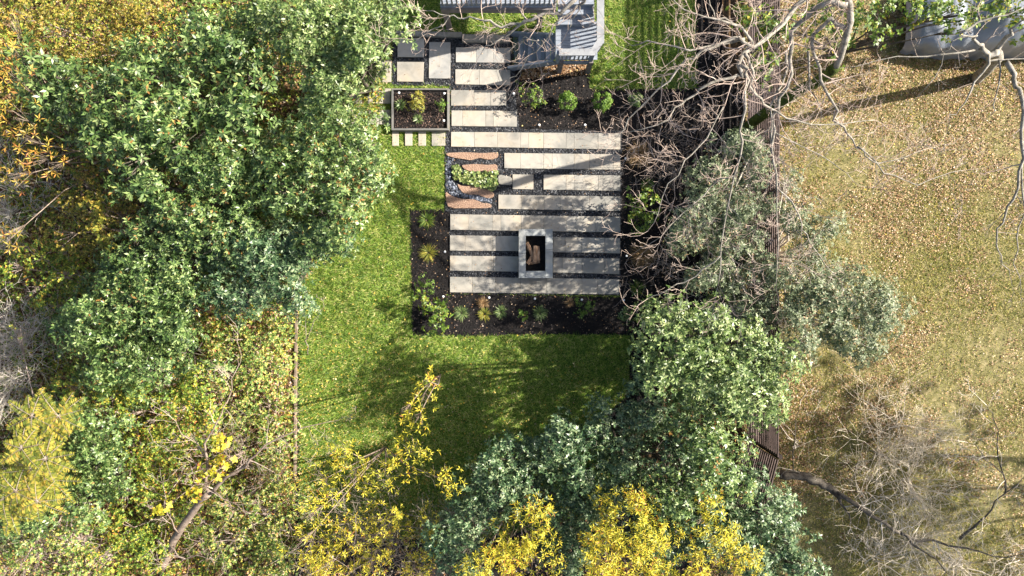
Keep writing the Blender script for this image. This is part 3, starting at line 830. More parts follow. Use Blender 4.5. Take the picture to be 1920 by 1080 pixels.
# railing, front and right
ZR = ZL + .52
front = [P(1048, 98, ZR), P(1112, 98, ZR)]; corner = P(1126, 77, ZR); right_end = P(1126, -40, ZR)
mb = MB()
mb.bar(front[0], front[1] + np.array([.05, 0, 0]), .16, .04)
mb.bar(front[1], corner, .16, .038)
mb.bar(corner - np.array([0, .06, 0]), right_end, .17, .041)
mb.build("handrail", MT['rail'], deck)
for i in range(9):
    mb = MB()
    p = front[0] * (1 - i / 8) + front[1] * (i / 8)
    mb.box((p[0], p[1], (ZR + ZL) / 2 - .02), (.035, .035, ZR - ZL - .04))
    mb.build("baluster", MT['rail'], deck)
for i in range(16):
    mb = MB()
    p = corner * (1 - i / 15) + right_end * (i / 15)
    mb.box((p[0] - .02, p[1], (ZR + ZL) / 2 - .02 + (0)), (.035, .035, ZR - ZL - .04))
    mb.build("baluster", MT['rail'], deck)
for p in (front[0], front[1], corner):
    mb = MB(); mb.box((p[0], p[1], ZR / 2 + ZL / 2 - .05), (.09, .09, ZR - ZL + .08)); mb.build("newel_post", MT['deck'], deck)
# deck railing in the upper left
deck2 = thing("raised_deck", "grey raised deck edge with slatted railing at the photo's top", "deck", tuple(P(930, 30, 0)))
Z2 = 1.5
a = P(826, 15, Z2); b = P(1043, 15, Z2)
mb = MB(); mb.box(((a[0] + b[0]) / 2, a[1] - .015, Z2 - .1), (b[0] - a[0], .05, .2)); mb.build("rim_board", MT['post'], deck2)
mb = MB()
for i in range(14):
    mb.box(((a[0] + b[0]) / 2, a[1] + .08 + i * .14, Z2 - .015), (b[0] - a[0], .134, .03))
mb.build("deck_boards", MT['deck'], deck2)
for i in range(24):
    mb = MB()
    xx = a[0] + .06 + i * (b[0] - a[0] - .12) / 23
    mb.box((xx, a[1] + .05, Z2 + .38), (.04, .04, .72))
    mb.build("baluster", MT['rail'], deck2)
mb = MB(); mb.box(((a[0] + b[0]) / 2, a[1] + .05, Z2 + .76), (b[0] - a[0], .10, .04)); mb.box(((a[0] + b[0]) / 2, a[1] + .05, Z2 + .08), (b[0] - a[0], .045, .045)); mb.build("handrail", MT['rail'], deck2)
for px, py in ((829, 60), (1010, 60)):
    c = P(px, py, 0); mb = MB(); mb.box((a[0] + .07 if px < 900 else c[0], a[1] + .10, (Z2 - .2) / 2), (.13, .13, Z2 - .2)); mb.build("post", MT['post'], deck2)

# ------------------------------------------------------------------ fence with horizontal slats
fence = thing("slat_fence", "dark reddish brown fence of horizontal slats between the yards", "fence", tuple(P(1396, 480, 0)))
zf = 2.1
def fence_run(p0, p1, n_slats, posts):
    p0 = np.array(p0); p1 = np.array(p1)
    d = norm((p1 - p0)[None])[0]; nrm_ = np.array([-d[1], d[0], 0])
    mb = MB()
    for i in range(n_slats):
        z = .12 + i * (zf - .15) / (n_slats - 1)
        mb.bar(p0 + np.array([0, 0, z]), p1 + np.array([0, 0, z]), .025, .078)
    o = mb.build("slat_panel", MT['fence'], fence)
    for f in posts:
        c = p0 * (1 - f) + p1 * f
        mb = MB(); mb.box((c[0] + .055, c[1], zf / 2), (.085, .10, zf)); mb.build("post", MT['fencepost'], fence)
top0 = P(1462, -260, zf); top1 = P(1459, 857, zf)
b0 = np.array([top0[0], top0[1], 0]); b1 = np.array([top1[0], top1[1], 0])
fence_run(b0, b1, 17, [0, .13, .27, .41, .55, .69, .84, 1.0])
b2 = P(1420, 1010, zf); b2[2] = 0
fence_run(b1 + np.array([0, -.06, 0]), b2, 17, [.5, 1.0])

# ------------------------------------------------------------------ covered car
ct = thing("covered_car", "car under a wrinkled silver grey cover, behind the ivy", "car", tuple(P(1830, 60, 0)))
a = P(1706, 100, .5); cx0 = a[0]; cy0 = a[1]
NL, NW = 90, 48
Lc, Wc = 4.4, 1.85
vs = []; fs = []
rr = np.random.default_rng(5)
for i in range(NL + 1):
    u = i / NL
    X = u * Lc
    # height profile along the car
    hp = np.interp(u, [0, .04, .12, .3, .42, .55, .75, .88, .96, 1], [.35, .72, .88, .98, 1.36, 1.45, 1.4, 1.02, .8, .4])
    wx = Wc / 2 * (1 - .22 * abs(2 * u - 1) ** 4)
    for j in range(NW + 1):
        v = j / NW * 2 - 1
        # cross-section: superellipse drape to the ground
        ang = v * math.pi / 2
        yy = math.copysign(abs(math.sin(ang)) ** .6, v) * wx
        zz = hp * abs(math.cos(ang)) ** .55
        w = mnoise.noise(Vector((u * 9, v * 2.2, 1.0))) * .05 + mnoise.noise(Vector((u * 22, v * 5, 4.0))) * .02
        w += .03 * math.sin(u * 60 + 4 * mnoise.noise(Vector((u * 5, v, 0)))) * abs(v) ** 3
        vs.append((cx0 + X, cy0 + Wc / 2 + yy + w * v, max(.02, zz + w)))
for i in range(NL):
    for j in range(NW):
        p_ = i * (NW + 1) + j
        fs.append((p_, p_ + NW + 1, p_ + NW + 2, p_ + 1))
mb = MB(); mb.add(vs, fs); mb.build("car_cover", MT['tarp'], ct, smooth=True)
for ux in (.18, .82):
    for s in (0.03, 1):
        mb = MB(); c = (cx0 + ux * Lc, cy0 + .12 + s * (Wc - .3), .3)
        mb.tube([(c[0], c[1] - .09, .3), (c[0], c[1] + .09, .3)], [.3, .3], 20); mb.build("wheel", MT['fencepost'], ct)

# ------------------------------------------------------------------ small plants in the beds
def tuft(px, py, rpx, label, matn, seed, n=90, W=.014, name="perennial", cat="plant", group="perennials in the mulch beds", up=0.55, hgt=.12):
    r = np.random.default_rng(400 + seed)
    c = P(px, py, hgt)
    t = thing(name, label, cat, (c[0], c[1], 0.02), group)
    Lm = M(rpx) * 1.0; n = int(n * 1.8); W = W * .62
    a = r.uniform(0, 6.28, n); el = r.uniform(.05, up * 1.6, n)
    d = np.stack([np.cos(a) * np.cos(el), np.sin(a) * np.cos(el), np.sin(el)], 1)
    b = np.array([c[0], c[1], .03]) + d * r.uniform(0, .35, n)[:, None] * Lm
    Ls = Lm * r.uniform(.45, 1.05, n)
    V = leaves(b, d, norm(np.stack([r.normal(0, .3, n), r.normal(0, .3, n), np.ones(n)], 1)), Ls, W * r.uniform(.6, 1.3, n), .35)
    mesh_child("foliage", V, 4, MT[matn], t)
    mb = MB()
    for k in range(5):
        aa = r.uniform(0, 6.28)
        mb.tube([(c[0], c[1], 0), (c[0] + .03 * math.cos(aa), c[1] + .03 * math.sin(aa), .08)], [.006, .003], 5)
    mb.build("stem", MT['bark_dark'], t)
    return t
tuft(800, 412, 17, "spiky pale green tuft at the top of the left bed", 'lime', 1, 120)
tuft(803, 474, 18, "spiky pale green tuft midway down the left bed", 'yellowgreen', 2, 110)
tuft(865, 587, 15, "spiky green tuft right of the big yellow green shrub", 'ever_pale', 4, 120)
tuft(908, 589, 14, "pale yellowish tuft in the bottom bed", 'yellowgreen', 5, 70, W=.02)
tuft(906, 568, 13, "dried brown flower head above the pale yellowish tuft", 'straw', 6, 160, W=.012, up=.9)
tuft(939, 585, 13, "small spiky blue green tuft in the bottom bed", 'ever_pale', 7, 120)
tuft(1013, 587, 15, "larger spiky green tuft in the middle of the bottom bed", 'ever_pale', 9, 140)
tuft(1068, 568, 10, "faint dry tuft in mulch left of the green sprawling plant", 'straw', 10, 90, W=.01, up=.9)
tuft(1200, 288, 27, "orange brown grass clump in the upper right bed", 'straw', 12, 260, W=.012, name="ornamental_grass", cat="grass clump", group="dry grasses in the right bed", up=.8, hgt=.3)
tuft(1208, 478, 28, "tan dry grass clump level with the fire pit", 'straw', 13, 260, W=.012, name="ornamental_grass", cat="grass clump", group="dry grasses in the right bed", up=.8, hgt=.3)
tuft(1196, 540, 16, "small green tuft near the bottom of the right bed", 'lime', 14, 70, W=.02)
tuft(1215, 345, 14, "small green tuft in the right bed above the bright shrub", 'lime', 15, 70, W=.02)
# planter plants
tuft(750, 195, 11, "dark green low plant at the planter box's left", 'ever', 17, 90, W=.025, group="plants in the planter box", hgt=.25)
tuft(783, 222, 10, "small green plant near the planter box's lower edge", 'ever_pale', 19, 70, W=.02, group="plants in the planter box", hgt=.25)
for o in bpy.data.objects:
    if o.get("group") == "plants in the planter box": o.location.z = 0.155

sb = dict(crown="foliage", cat="shrub", rad=.02)
MT['fresh'] = leaf_mat("fresh_green_leaves", [(0.0, (0.05, 0.12, 0.015)), (0.5, (0.13, 0.25, 0.03)), (0.85, (0.24, 0.37, 0.06)), (1.0, (0.36, 0.44, 0.10))], 0.45, 0.3, 0.4)
sb2 = dict(crown="foliage", cat="plant", rad=.008, lower=-.6)
bush("leafy_plant", "tall yellow green plant in the middle of the planter box", specs=[(781, 184, 12), (776, 194, 11), (786, 200, 10), (783, 176, 7)], ztop=.5, mat=MT['yellowgreen'], L=.04, W=.016, k=5, cover=1.6, puff=.06, seed=201, group="plants in the planter box", **sb2)
bush("leafy_plant", "bright green leafy plant at the planter box's right edge", specs=[(826, 194, 9), (829, 202, 6)], ztop=.4, mat=MT['fresh'], L=.04, W=.018, k=5, cover=1.6, puff=.06, seed=202, group="plants in the planter box", **sb2)
bush("leafy_plant", "darker leafy plant above the big yellow green shrub", specs=[(797, 528, 12), (788, 541, 10), (808, 540, 10)], ztop=.4, mat=MT['fresh'], L=.05, W=.015, k=6, cover=1.3, puff=.09, seed=203, **sb2)
bush("leafy_plant", "green sprawling plant with a brown patch, right part of bottom bed", specs=[(1085, 572, 9), (1098, 578, 9), (1090, 588, 9), (1106, 570, 6)], ztop=.3, mat=MT['fresh'], L=.05, W=.018, k=5, cover=1.2, puff=.07, seed=204, **sb2)
bush("leafy_plant", "smallest plant in the bottom bed, left of a larger tuft", specs=[(980, 590, 8)], ztop=.25, mat=MT['fresh'], L=.04, W=.018, k=6, cover=1.5, puff=.05, seed=205, **sb2)
bush("clipped_shrub", "bright green round clipped shrub in front of the deck", specs=[(1064, 188, 17)], ztop=.5, mat=MT['fresh'], L=.026, W=.014, k=6, cover=7, puff=.06, inner=.7, seed=1, group="round shrubs in front of the deck", lower=-.6, **dict(sb, rad=.008))
bush("clipped_shrub", "darker round shrub at the grass corner, right of the bright ball", specs=[(1130, 188, 17)], ztop=.5, mat=MT['fresh'], L=.026, W=.014, k=6, cover=7, puff=.06, inner=.7, seed=2, group="round shrubs in front of the deck", lower=-.6, **dict(sb, rad=.008))
bush("clipped_shrub", "rightmost small dark round shrub under bare twigs", specs=[(1192, 185, 13)], ztop=.45, mat=MT['ever'], L=.026, W=.014, k=6, cover=7, puff=.06, inner=.7, seed=3, group="round shrubs in front of the deck", lower=-.6, **dict(sb, rad=.008))
bush("leafy_shrub", "loose green and yellow shrub left of the bright ball shrub", specs=[(1002, 183, 20)], ztop=.6, mat=MT['lime'], L=.06, W=.026, k=5, cover=2.2, puff=.1, seed=4, lower=-.5, **sb)
bush("leafy_shrub", "tiny green shrub at the foot of the garden stairs", specs=[(976, 164, 8)], ztop=.3, mat=MT['lime'], L=.05, W=.026, k=5, cover=2.2, puff=.08, seed=5, lower=-.5, **sb)
bush("leafy_shrub", "big yellow green shrub in the bed's lower left corner", specs=[(815, 590, 24), (795, 565, 12), (838, 568, 14), (815, 615, 13), (785, 556, 9)], ztop=.75, mat=MT['lime'], L=.075, W=.045, k=5, cover=2.2, puff=.13, seed=6, lower=-.4, **sb)
bush("leafy_shrub", "bright yellow green shrub right of the patio", specs=[(1198, 385, 24), (1210, 410, 22), (1190, 408, 16), (1215, 365, 14)], ztop=.9, mat=MT['lime'], L=.08, W=.042, k=5, cover=2.2, puff=.15, seed=7, lower=-.4, **sb)
bush("leafy_shrub", "small dark green shrub below the patio's lower right corner", specs=[(1180, 585, 16), (1196, 572, 12)], ztop=.6, mat=MT['ever_pale'], L=.07, W=.03, k=5, cover=2.2, puff=.15, seed=8, lower=-.4, **sb)

# ------------------------------------------------------------------ big evergreens and other leafy plants
EV = dict(cat="tree", group="broadleaf evergreens round the garden")
bush("evergreen_tree", "pale green evergreen tree overhanging the grey kerb's left end", specs=[(655, 55, 70), (690, 120, 46), (610, 145, 60), (570, 50, 70), (705, 25, 46), (640, 190, 40), (500, 40, 50), (600, 90, 60), (735, 60, 22)], ztop=4.6, mat=MT['ever_pale'], seed=20, skirt=.55, **EV)
bush("evergreen_tree", "evergreen tree reaching towards the patio from the left", specs=[(665, 275, 58), (610, 330, 66), (650, 375, 50), (575, 260, 50), (600, 410, 50), (692, 325, 34), (540, 350, 50), (630, 420, 34), (620, 215, 30)], ztop=4.4, mat=MT['ever'], seed=21, skirt=.55, **EV)
bush("evergreen_tree", "large dark evergreen tree filling the upper left", specs=[(330, 170, 80), (420, 110, 70), (240, 225, 70), (440, 225, 66), (170, 175, 50), (330, 270, 60), (480, 150, 40), (270, 130, 50), (240, 300, 50), (380, 60, 44), (470, 60, 50)], ztop=4.3, mat=MT['ever'], L=.115, W=.04, cover=3.2, seed=22, skirt=.55, **EV)
bush("evergreen_tree", "evergreen tree with orange flecks left of the patio tree", specs=[(400, 330, 66), (490, 350, 62), (330, 400, 56), (520, 290, 46), (440, 420, 50), (390, 450, 44), (260, 340, 44), (440, 290, 50)], ztop=4.0, mat=MT['ever'], seed=23, skirt=.55, **EV)
bush("evergreen_tree", "blue green evergreen hanging over the lawn's left edge", specs=[(560, 470, 52), (500, 520, 54), (440, 560, 44), (610, 440, 36), (520, 450, 46), (545, 555, 36), (430, 480, 50), (470, 460, 46)], ztop=3.8, mat=MT['ever_blue'], seed=24, skirt=.55, **EV)
bush("evergreen_tree", "dark evergreen right of the grey twiggy shrubs", specs=[(300, 500, 60), (230, 560, 60), (170, 600, 46), (360, 480, 46), (250, 470, 44), (300, 430, 46), (350, 560, 50), (270, 530, 46)], ztop=3.6, mat=MT['ever'], seed=25, skirt=.55, **EV)
bush("evergreen_tree", "glossy evergreen above the mixed scrub", specs=[(280, 630, 62), (350, 660, 52), (210, 670, 46), (330, 600, 50), (270, 700, 46), (130, 630, 36)], ztop=3.2, mat=MT['ever'], seed=26, skirt=.55, **EV)
bush("evergreen_tree", "glossy dark evergreen beside the yellow green fronds", specs=[(190, 800, 44), (165, 870, 50), (210, 900, 40), (130, 790, 36), (150, 940, 40), (30, 985, 36), (80, 960, 30)], ztop=2.6, mat=MT['ever'], seed=27, skirt=.55, **EV)
bush("evergreen_tree", "large leaved evergreen near the orange leaves at left edge", specs=[(70, 165, 42), (120, 200, 44), (60, 120, 34), (130, 140, 36), (170, 250, 34)], ztop=3.6, mat=MT['ever'], L=.13, W=.046, cover=3, seed=28, skirt=.55, **EV)
bush("evergreen_tree", "blue green evergreen at the lawn's bottom edge", specs=[(960, 860, 44), (1040, 840, 46), (900, 900, 40), (1000, 920, 50), (880, 990, 40), (1090, 890, 46), (930, 940, 40), (860, 1050, 40), (1075, 1000, 48), (1060, 1060, 46), (1095, 950, 40), (820, 1000, 36)], ztop=3.0, mat=MT['ever_blue'], seed=29, skirt=.5, **EV)
bush("evergreen_tree", "shaded blue green evergreen below the lawn's dark corner", specs=[(1150, 800, 44), (1215, 775, 50), (1245, 860, 52), (1170, 870, 48), (1110, 820, 36), (1150, 940, 46)], ztop=3.0, mat=MT['ever_blue'], seed=30, skirt=.5, **EV)
bush("evergreen_tree", "sunlit tall evergreen right of the dark lawn corner", specs=[(1300, 640, 56), (1245, 615, 46), (1380, 690, 60), (1435, 745, 46), (1310, 730, 60), (1230, 690, 46), (1400, 640, 36), (1440, 690, 40), (1370, 760, 46), (1340, 600, 40), (1290, 690, 44)], ztop=4.4, mat=MT['ever_pale'], seed=31, skirt=.5, **EV)
bush("evergreen_tree", "pale sunlit evergreen left of the fence's bare end", specs=[(1330, 840, 54), (1290, 910, 54), (1360, 900, 44), (1240, 940, 46), (1300, 800, 46)], ztop=3.9, mat=MT['ever'], seed=32, skirt=.5, **EV)
bush("evergreen_tree", "grey green evergreen at the photo's bottom right of centre", specs=[(1430, 950, 52), (1470, 1020, 50), (1400, 1010, 50), (1500, 1065, 36), (1350, 980, 44), (1420, 1080, 44), (1300, 1000, 50), (1220, 1020, 40), (1410, 900, 30)], ztop=3.3, mat=MT['ever_blue'], seed=33, skirt=.5, **EV)

bush("evergreen_tree", "tall tree standing beyond the photo's right side", cat="tree", specs=[(3260, 800, 330), (3380, 1010, 330), (3120, 960, 260), (3500, 780, 260), (3200, 1120, 280), (3450, 1180, 260)], ztop=8.5, mat=MT['ever'], L=.2, W=.09, k=6, cover=.9, puff=.7, seed=34, skirt=.6, group="trees beyond the frame")
GS = dict(cat="shrub", L=.07, W=.024, k=6, puff=.24, bark='twig_grey', rad=.04)
bush("grey_green_shrub", "grey green fine leaved shrub left of the fence", specs=[(1340, 330, 42), (1375, 270, 34), (1320, 395, 42), (1385, 390, 40), (1290, 440, 32), (1355, 460, 42), (1415, 330, 34), (1330, 520, 40), (1400, 540, 40), (1420, 450, 30), (1290, 400, 26), (1440, 520, 34), (1430, 600, 36), (1390, 590, 34), (1445, 400, 26), (1350, 400, 44), (1420, 270, 24)], ztop=2.9, mat=MT['grey'], cover=3.0, skirt=.5, seed=40, **GS)
bush("grey_green_shrub", "grey green shrub growing just right of the fence", specs=[(1500, 430, 34), (1530, 475, 36), (1495, 520, 30), (1485, 400, 26), (1550, 430, 24), (1475, 340, 20), (1520, 560, 34), (1480, 570, 30), (1555, 520, 30)], ztop=3.2, mat=MT['grey'], cover=2.6, skirt=.5, seed=41, **GS)
bush("grey_green_shrub", "rounded grey green shrub standing in the brown yard", specs=[(1600, 560, 50), (1650, 590, 42), (1560, 610, 40), (1620, 635, 38), (1545, 560, 36), (1500, 600, 34), (1500, 650, 30)], ztop=3.3, mat=MT['grey'], cover=3.4, skirt=.5, seed=42, **GS)

LS = dict(L=.09, W=.055, k=5, puff=.25, seed=50, rad=.04)
bush("ivy_hedge", "bright green ivy covered hedge above the covered car", cat="hedge", specs=[(1560, 20, 40), (1620, 30, 40), (1690, 15, 40), (1750, 30, 34), (1800, 20, 36), (1870, 10, 40), (1930, 15, 36), (1500, 60, 34), (1450, 70, 34), (1430, 120, 26), (1420, 30, 34), (1560, 70, 26), (1640, 70, 20), (1790, 55, 18)], ztop=2.3, mat=MT['lime'], cover=2.2, **LS)

YW = dict(cat="tree", L=.085, W=.018, k=5, spread=1.0, puff=.2, bark='bark_tan', rad=.022)
YG = dict(group="yellow leaved trees along the bottom")
bush("willow_leaved_tree", "loose yellow narrow leaved tree over the lawn's lower left", specs=[(650, 890, 44), (720, 880, 44), (590, 910, 36), (770, 850, 34), (820, 900, 36), (640, 845, 26), (580, 970, 36), (560, 1030, 34)], ztop=3.6, mat=MT['yellow'], cover=.75, seed=60, **YG, **YW)
bush("willow_leaved_tree", "small yellow spray hanging over the lit lawn", specs=[(790, 745, 24), (780, 790, 18), (800, 715, 14), (760, 770, 12)], ztop=4.4, mat=MT['yellow'], cover=1.0, seed=61, **YG, **YW)
bush("willow_leaved_tree", "bright yellow tree at the bottom, left of the largest", specs=[(980, 1000, 44), (1000, 960, 26), (940, 1050, 40), (1010, 1060, 44), (900, 1070, 30)], ztop=3.9, mat=MT['yellow'], cover=1.9, seed=62, **YG, **YW)
bush("willow_leaved_tree", "largest bright yellow tree at the bottom centre right", specs=[(1180, 980, 50), (1200, 940, 26), (1140, 1030, 48), (1220, 1040, 50), (1120, 1080, 36), (1180, 1070, 44)], ztop=4.1, mat=MT['yellow'], cover=2.3, seed=63, **YG, **YW)
bush("willow_leaved_tree", "rightmost yellow tree, between grey green evergreens", specs=[(1335, 950, 28), (1350, 1020, 38), (1400, 1060, 38), (1310, 1070, 34), (1325, 985, 26)], ztop=4.1, mat=MT['yellow'], cover=1.6, seed=64, **YG, **YW)
bush("willow_leaved_tree", "thin yellow brown saplings in the dark bottom gap", specs=[(640, 1010, 44), (720, 980, 36), (690, 1060, 44), (800, 1000, 36), (600, 1070, 44), (780, 1070, 36)], ztop=2.6, mat=MT['yellow'], cover=1.1, skirt=.5, seed=65, **YG, **YW)

bush("orange_leaved_tree", "orange yellow narrow leaved branches at the left edge", cat="tree", specs=[(10, 80, 30), (20, 140, 30), (20, 210, 30), (40, 260, 30), (60, 300, 30), (20, 330, 26), (100, 310, 18), (5, 450, 26), (10, 30, 20)], ztop=4.0, mat=MT['orange'], L=.11, W=.022, k=5, spread=.9, puff=.2, cover=.8, seed=66, bark='bark_tan', rad=.025)

OL = dict(cat="shrub", L=.05, W=.03, k=5, puff=.22, bark='twig_pink', rad=.03)
OG = dict(group="mixed scrub on the left")
bush("olive_shrub", "yellow olive shrub filling the top left corner", specs=[(90, 50, 56), (190, 40, 56), (270, 15, 36), (150, 110, 36), (220, 95, 34), (30, 20, 34), (230, 15, 34)], ztop=2.4, mat=MT['olive'], cover=1.8, seed=70, **OG, **OL)
bush("olive_shrub", "yellow olive shrub right of the upper grey twigs", specs=[(150, 400, 40), (180, 450, 40), (220, 490, 34), (150, 340, 30), (110, 440, 30), (225, 400, 30)], ztop=2.3, mat=MT['olive'], cover=1.6, seed=71, **OG, **OL)
bush("olive_shrub", "yellow green scrub left of the rusty edging, upper one", specs=[(420, 640, 44), (480, 630, 44), (520, 600, 34), (400, 700, 40), (460, 700, 44)], ztop=1.3, mat=MT['mixed'], cover=1.8, seed=72, **OG, **OL)
bush("olive_shrub", "pale mixed scrub against the rusty edging, middle one", specs=[(500, 760, 44), (520, 690, 30), (440, 780, 44), (530, 830, 34), (480, 840, 44), (520, 900, 34)], ztop=1.0, mat=MT['mixed'], cover=1.6, seed=73, **OG, **OL)
bush("olive_shrub", "green and yellow scrub below the glossy evergreen", specs=[(300, 760, 50), (360, 740, 44), (250, 770, 40), (330, 830, 50), (260, 850, 36), (390, 800, 40), (200, 740, 34)], ztop=1.9, mat=MT['scrubgreen'], cover=1.8, seed=74, **OG, **OL)
bush("olive_shrub", "greenish scrub right of the leaning brown trunk", specs=[(480, 960, 50), (540, 1000, 44), (430, 1020, 50), (500, 1060, 50), (410, 950, 40), (560, 930, 30)], ztop=1.3, mat=MT['mixed'], cover=1.8, seed=75, **OG, **OL)
bush("olive_shrub", "dark green scrub left of the leaning brown trunk", specs=[(280, 950, 50), (330, 900, 40), (230, 1000, 44), (350, 970, 34), (180, 1060, 44), (270, 1050, 40)], ztop=1.2, mat=MT['scrubgreen'], cover=1.6, seed=76, **OG, **OL)
bush("olive_shrub", "reddish tipped scrub in the bottom left corner", specs=[(60, 1040, 44), (120, 1010, 40), (130, 1070, 44), (20, 1080, 36), (30, 620, 10)], ztop=1.5, mat=MT['mixed'], cover=1.3, seed=77, **OG, **OL)
bush("yellow_leaved_sapling", "broad bright yellow leaves above the leaning trunk", cat="tree", specs=[(410, 840, 18), (420, 870, 20), (400, 885, 14), (375, 920, 18), (305, 955, 10)], ztop=2.8, mat=MT['yellow'], L=.085, W=.062, k=5, puff=.15, cover=1.3, seed=78, bark='bark_tan', rad=.03)
bush("yellow_leaved_sapling", "broad yellow green leaves among dark shrubs at the left", cat="tree", specs=[(165, 385, 12), (185, 425, 14), (200, 455, 14), (190, 400, 10)], ztop=2.9, mat=MT['yellowgreen'], L=.085, W=.062, k=5, puff=.15, cover=1.6, seed=79, bark='bark_tan', rad=.03)

bush("olive_shrub", "green and yellow shrub between the two grey twiggy shrubs", specs=[(60, 475, 34), (110, 520, 34), (60, 545, 30), (150, 520, 34), (20, 500, 30), (120, 470, 28), (100, 580, 26)], ztop=1.6, mat=MT['scrubgreen'], cover=1.2, seed=80, **OG, **OL)
bush("olive_shrub", "yellow green scrub low beside the feathery fronds", specs=[(120, 720, 34), (170, 730, 34), (240, 720, 34), (280, 880, 34), (230, 940, 30), (120, 900, 30)], ztop=1.7, mat=MT['scrubgreen'], cover=1.6, seed=82, **OG, **OL)
# fern-like fronds (compound leaves)
def fronds(name, label, cat, centers, z, seed, nf=9, Lf=.55):
    r = np.random.default_rng(seed)
    c0 = P(*centers[0], 0)
    t = thing(name, label, cat, (c0[0], c0[1], 0))
    B = []; D = []; N = []; LL = []
    mb = MB()
    mb2 = MB()
    for (px, py) in centers:
        zc = z + r.uniform(-.5, .3)
        c = P(px, py, zc)
        mb2.tube([(c0[0], c0[1], 0), ((c0[0] + c[0]) / 2, (c0[1] + c[1]) / 2, zc * .6), c], [.06, .035, .012], 6)
        for i in range(nf):
            a = 6.283 * i / nf + r.uniform(-.3, .3)
            dz = r.uniform(-.15, .3)
            d = np.array([math.cos(a), math.sin(a), dz]); side = np.array([-math.sin(a), math.cos(a), 0])
            L = Lf * r.uniform(.7, 1.15)
            pts = [c + d * L * s - np.array([0, 0, .22 * L * s * s]) for s in np.linspace(0, 1, 6)]
            mb.tube(pts, [.005, .005, .004, .004, .003, .002], 3, False)
            for s in np.linspace(.12, 1, 15):
                p_ = c + d * L * s - np.array([0, 0, .22 * L * s * s])
                for sg in (-1, 1):
                    B.append(p_); D.append(norm((side * sg + d * .35 + r.normal(0, .08, 3))[None])[0]); N.append(np.array([0, 0, 1.]) + r.normal(0, .2, 3))
                    LL.append(.11 * math.sin(math.pi * min(1, .15 + s * .8)) + .02)
    V = leaves(np.array(B), np.array(D), norm(np.array(N)), np.array(LL), np.full(len(B), .03), .15)
    mesh_child("crown", V, 4, MT['yellowgreen'], t)
    mb.build("leaf_stalk", MT['twig_pale'], t); mb2.build("trunk", MT['bark_tan'], t, smooth=True)
fronds("feathery_leaved_tree", "yellow green feathery fronds near the lower left edge", "tree",
       [(60, 880), (95, 800), (40, 840), (85, 860), (30, 920), (70, 940), (100, 900), (60, 780), (10, 880), (110, 780), (20, 960), (55, 915), (5, 935)], 3.8, 81)

# ------------------------------------------------------------------ bare trees
def grow(mb, p, d, L, rad, lvl, r, flat=0.5, wig=.22, kids=(5, 4, 3), sides=4, up=.05, kidlen=.5):
    n = 5 if lvl < 2 else 3
    pts = [p.copy()]; rs = [rad]
    d = norm(d[None])[0]
    for i in range(n):
        d = norm((d + r.normal(0, wig, 3) * np.array([1, 1, flat]) + np.array([0, 0, up]))[None])[0]
        p = p + d * L / n
        if p[2] < .03: p[2] = .03
        pts.append(p.copy()); rs.append(max(rad * (1 - .8 * (i + 1) / n), .0026))
    mb.tube(pts, rs, sides if rad > .012 else 3, False)
    if lvl < len(kids):
        for i in range(kids[lvl]):
            f = r.uniform(.2, 1.0) * n
            k = min(int(f), n - 1); w = f - k
            q_ = pts[k] * (1 - w) + pts[k + 1] * w
            dd = pts[k + 1] - pts[k]
            dd = norm(dd[None])[0]
            sd_ = rand_unit(1, r)[0] * np.array([1, 1, flat]); sd_ = norm((sd_ - dd * sd_.dot(dd))[None])[0]
            nd = dd * r.uniform(.4, 1.0) + sd_ * r.uniform(.5, 1.0)
            grow(mb, q_, nd, L * kidlen * r.uniform(.6, 1.2), max(rs[k] * .55, .0026), lvl + 1, r, flat, wig, kids, sides, up, kidlen)

def limb_pts(tr, r, j=.03):
    pts = [P(a, b, z) for a, b, z in tr]
    out = []
    # Catmull-like subdivision with small jitter
    for i in range(len(pts) - 1):
        p0 = pts[max(i - 1, 0)]; p1 = pts[i]; p2 = pts[i + 1]; p3 = pts[min(i + 2, len(pts) - 1)]
        for s in (0, .33, .66):
            q_ = .5 * ((2 * p1) + (-p0 + p2) * s + (2 * p0 - 5 * p1 + 4 * p2 - p3) * s * s + (-p0 + 3 * p1 - 3 * p2 + p3) * s ** 3)
            out.append(q_ + (r.normal(0, j, 3) if (i or s) else 0))
    out.append(pts[-1])
    return out

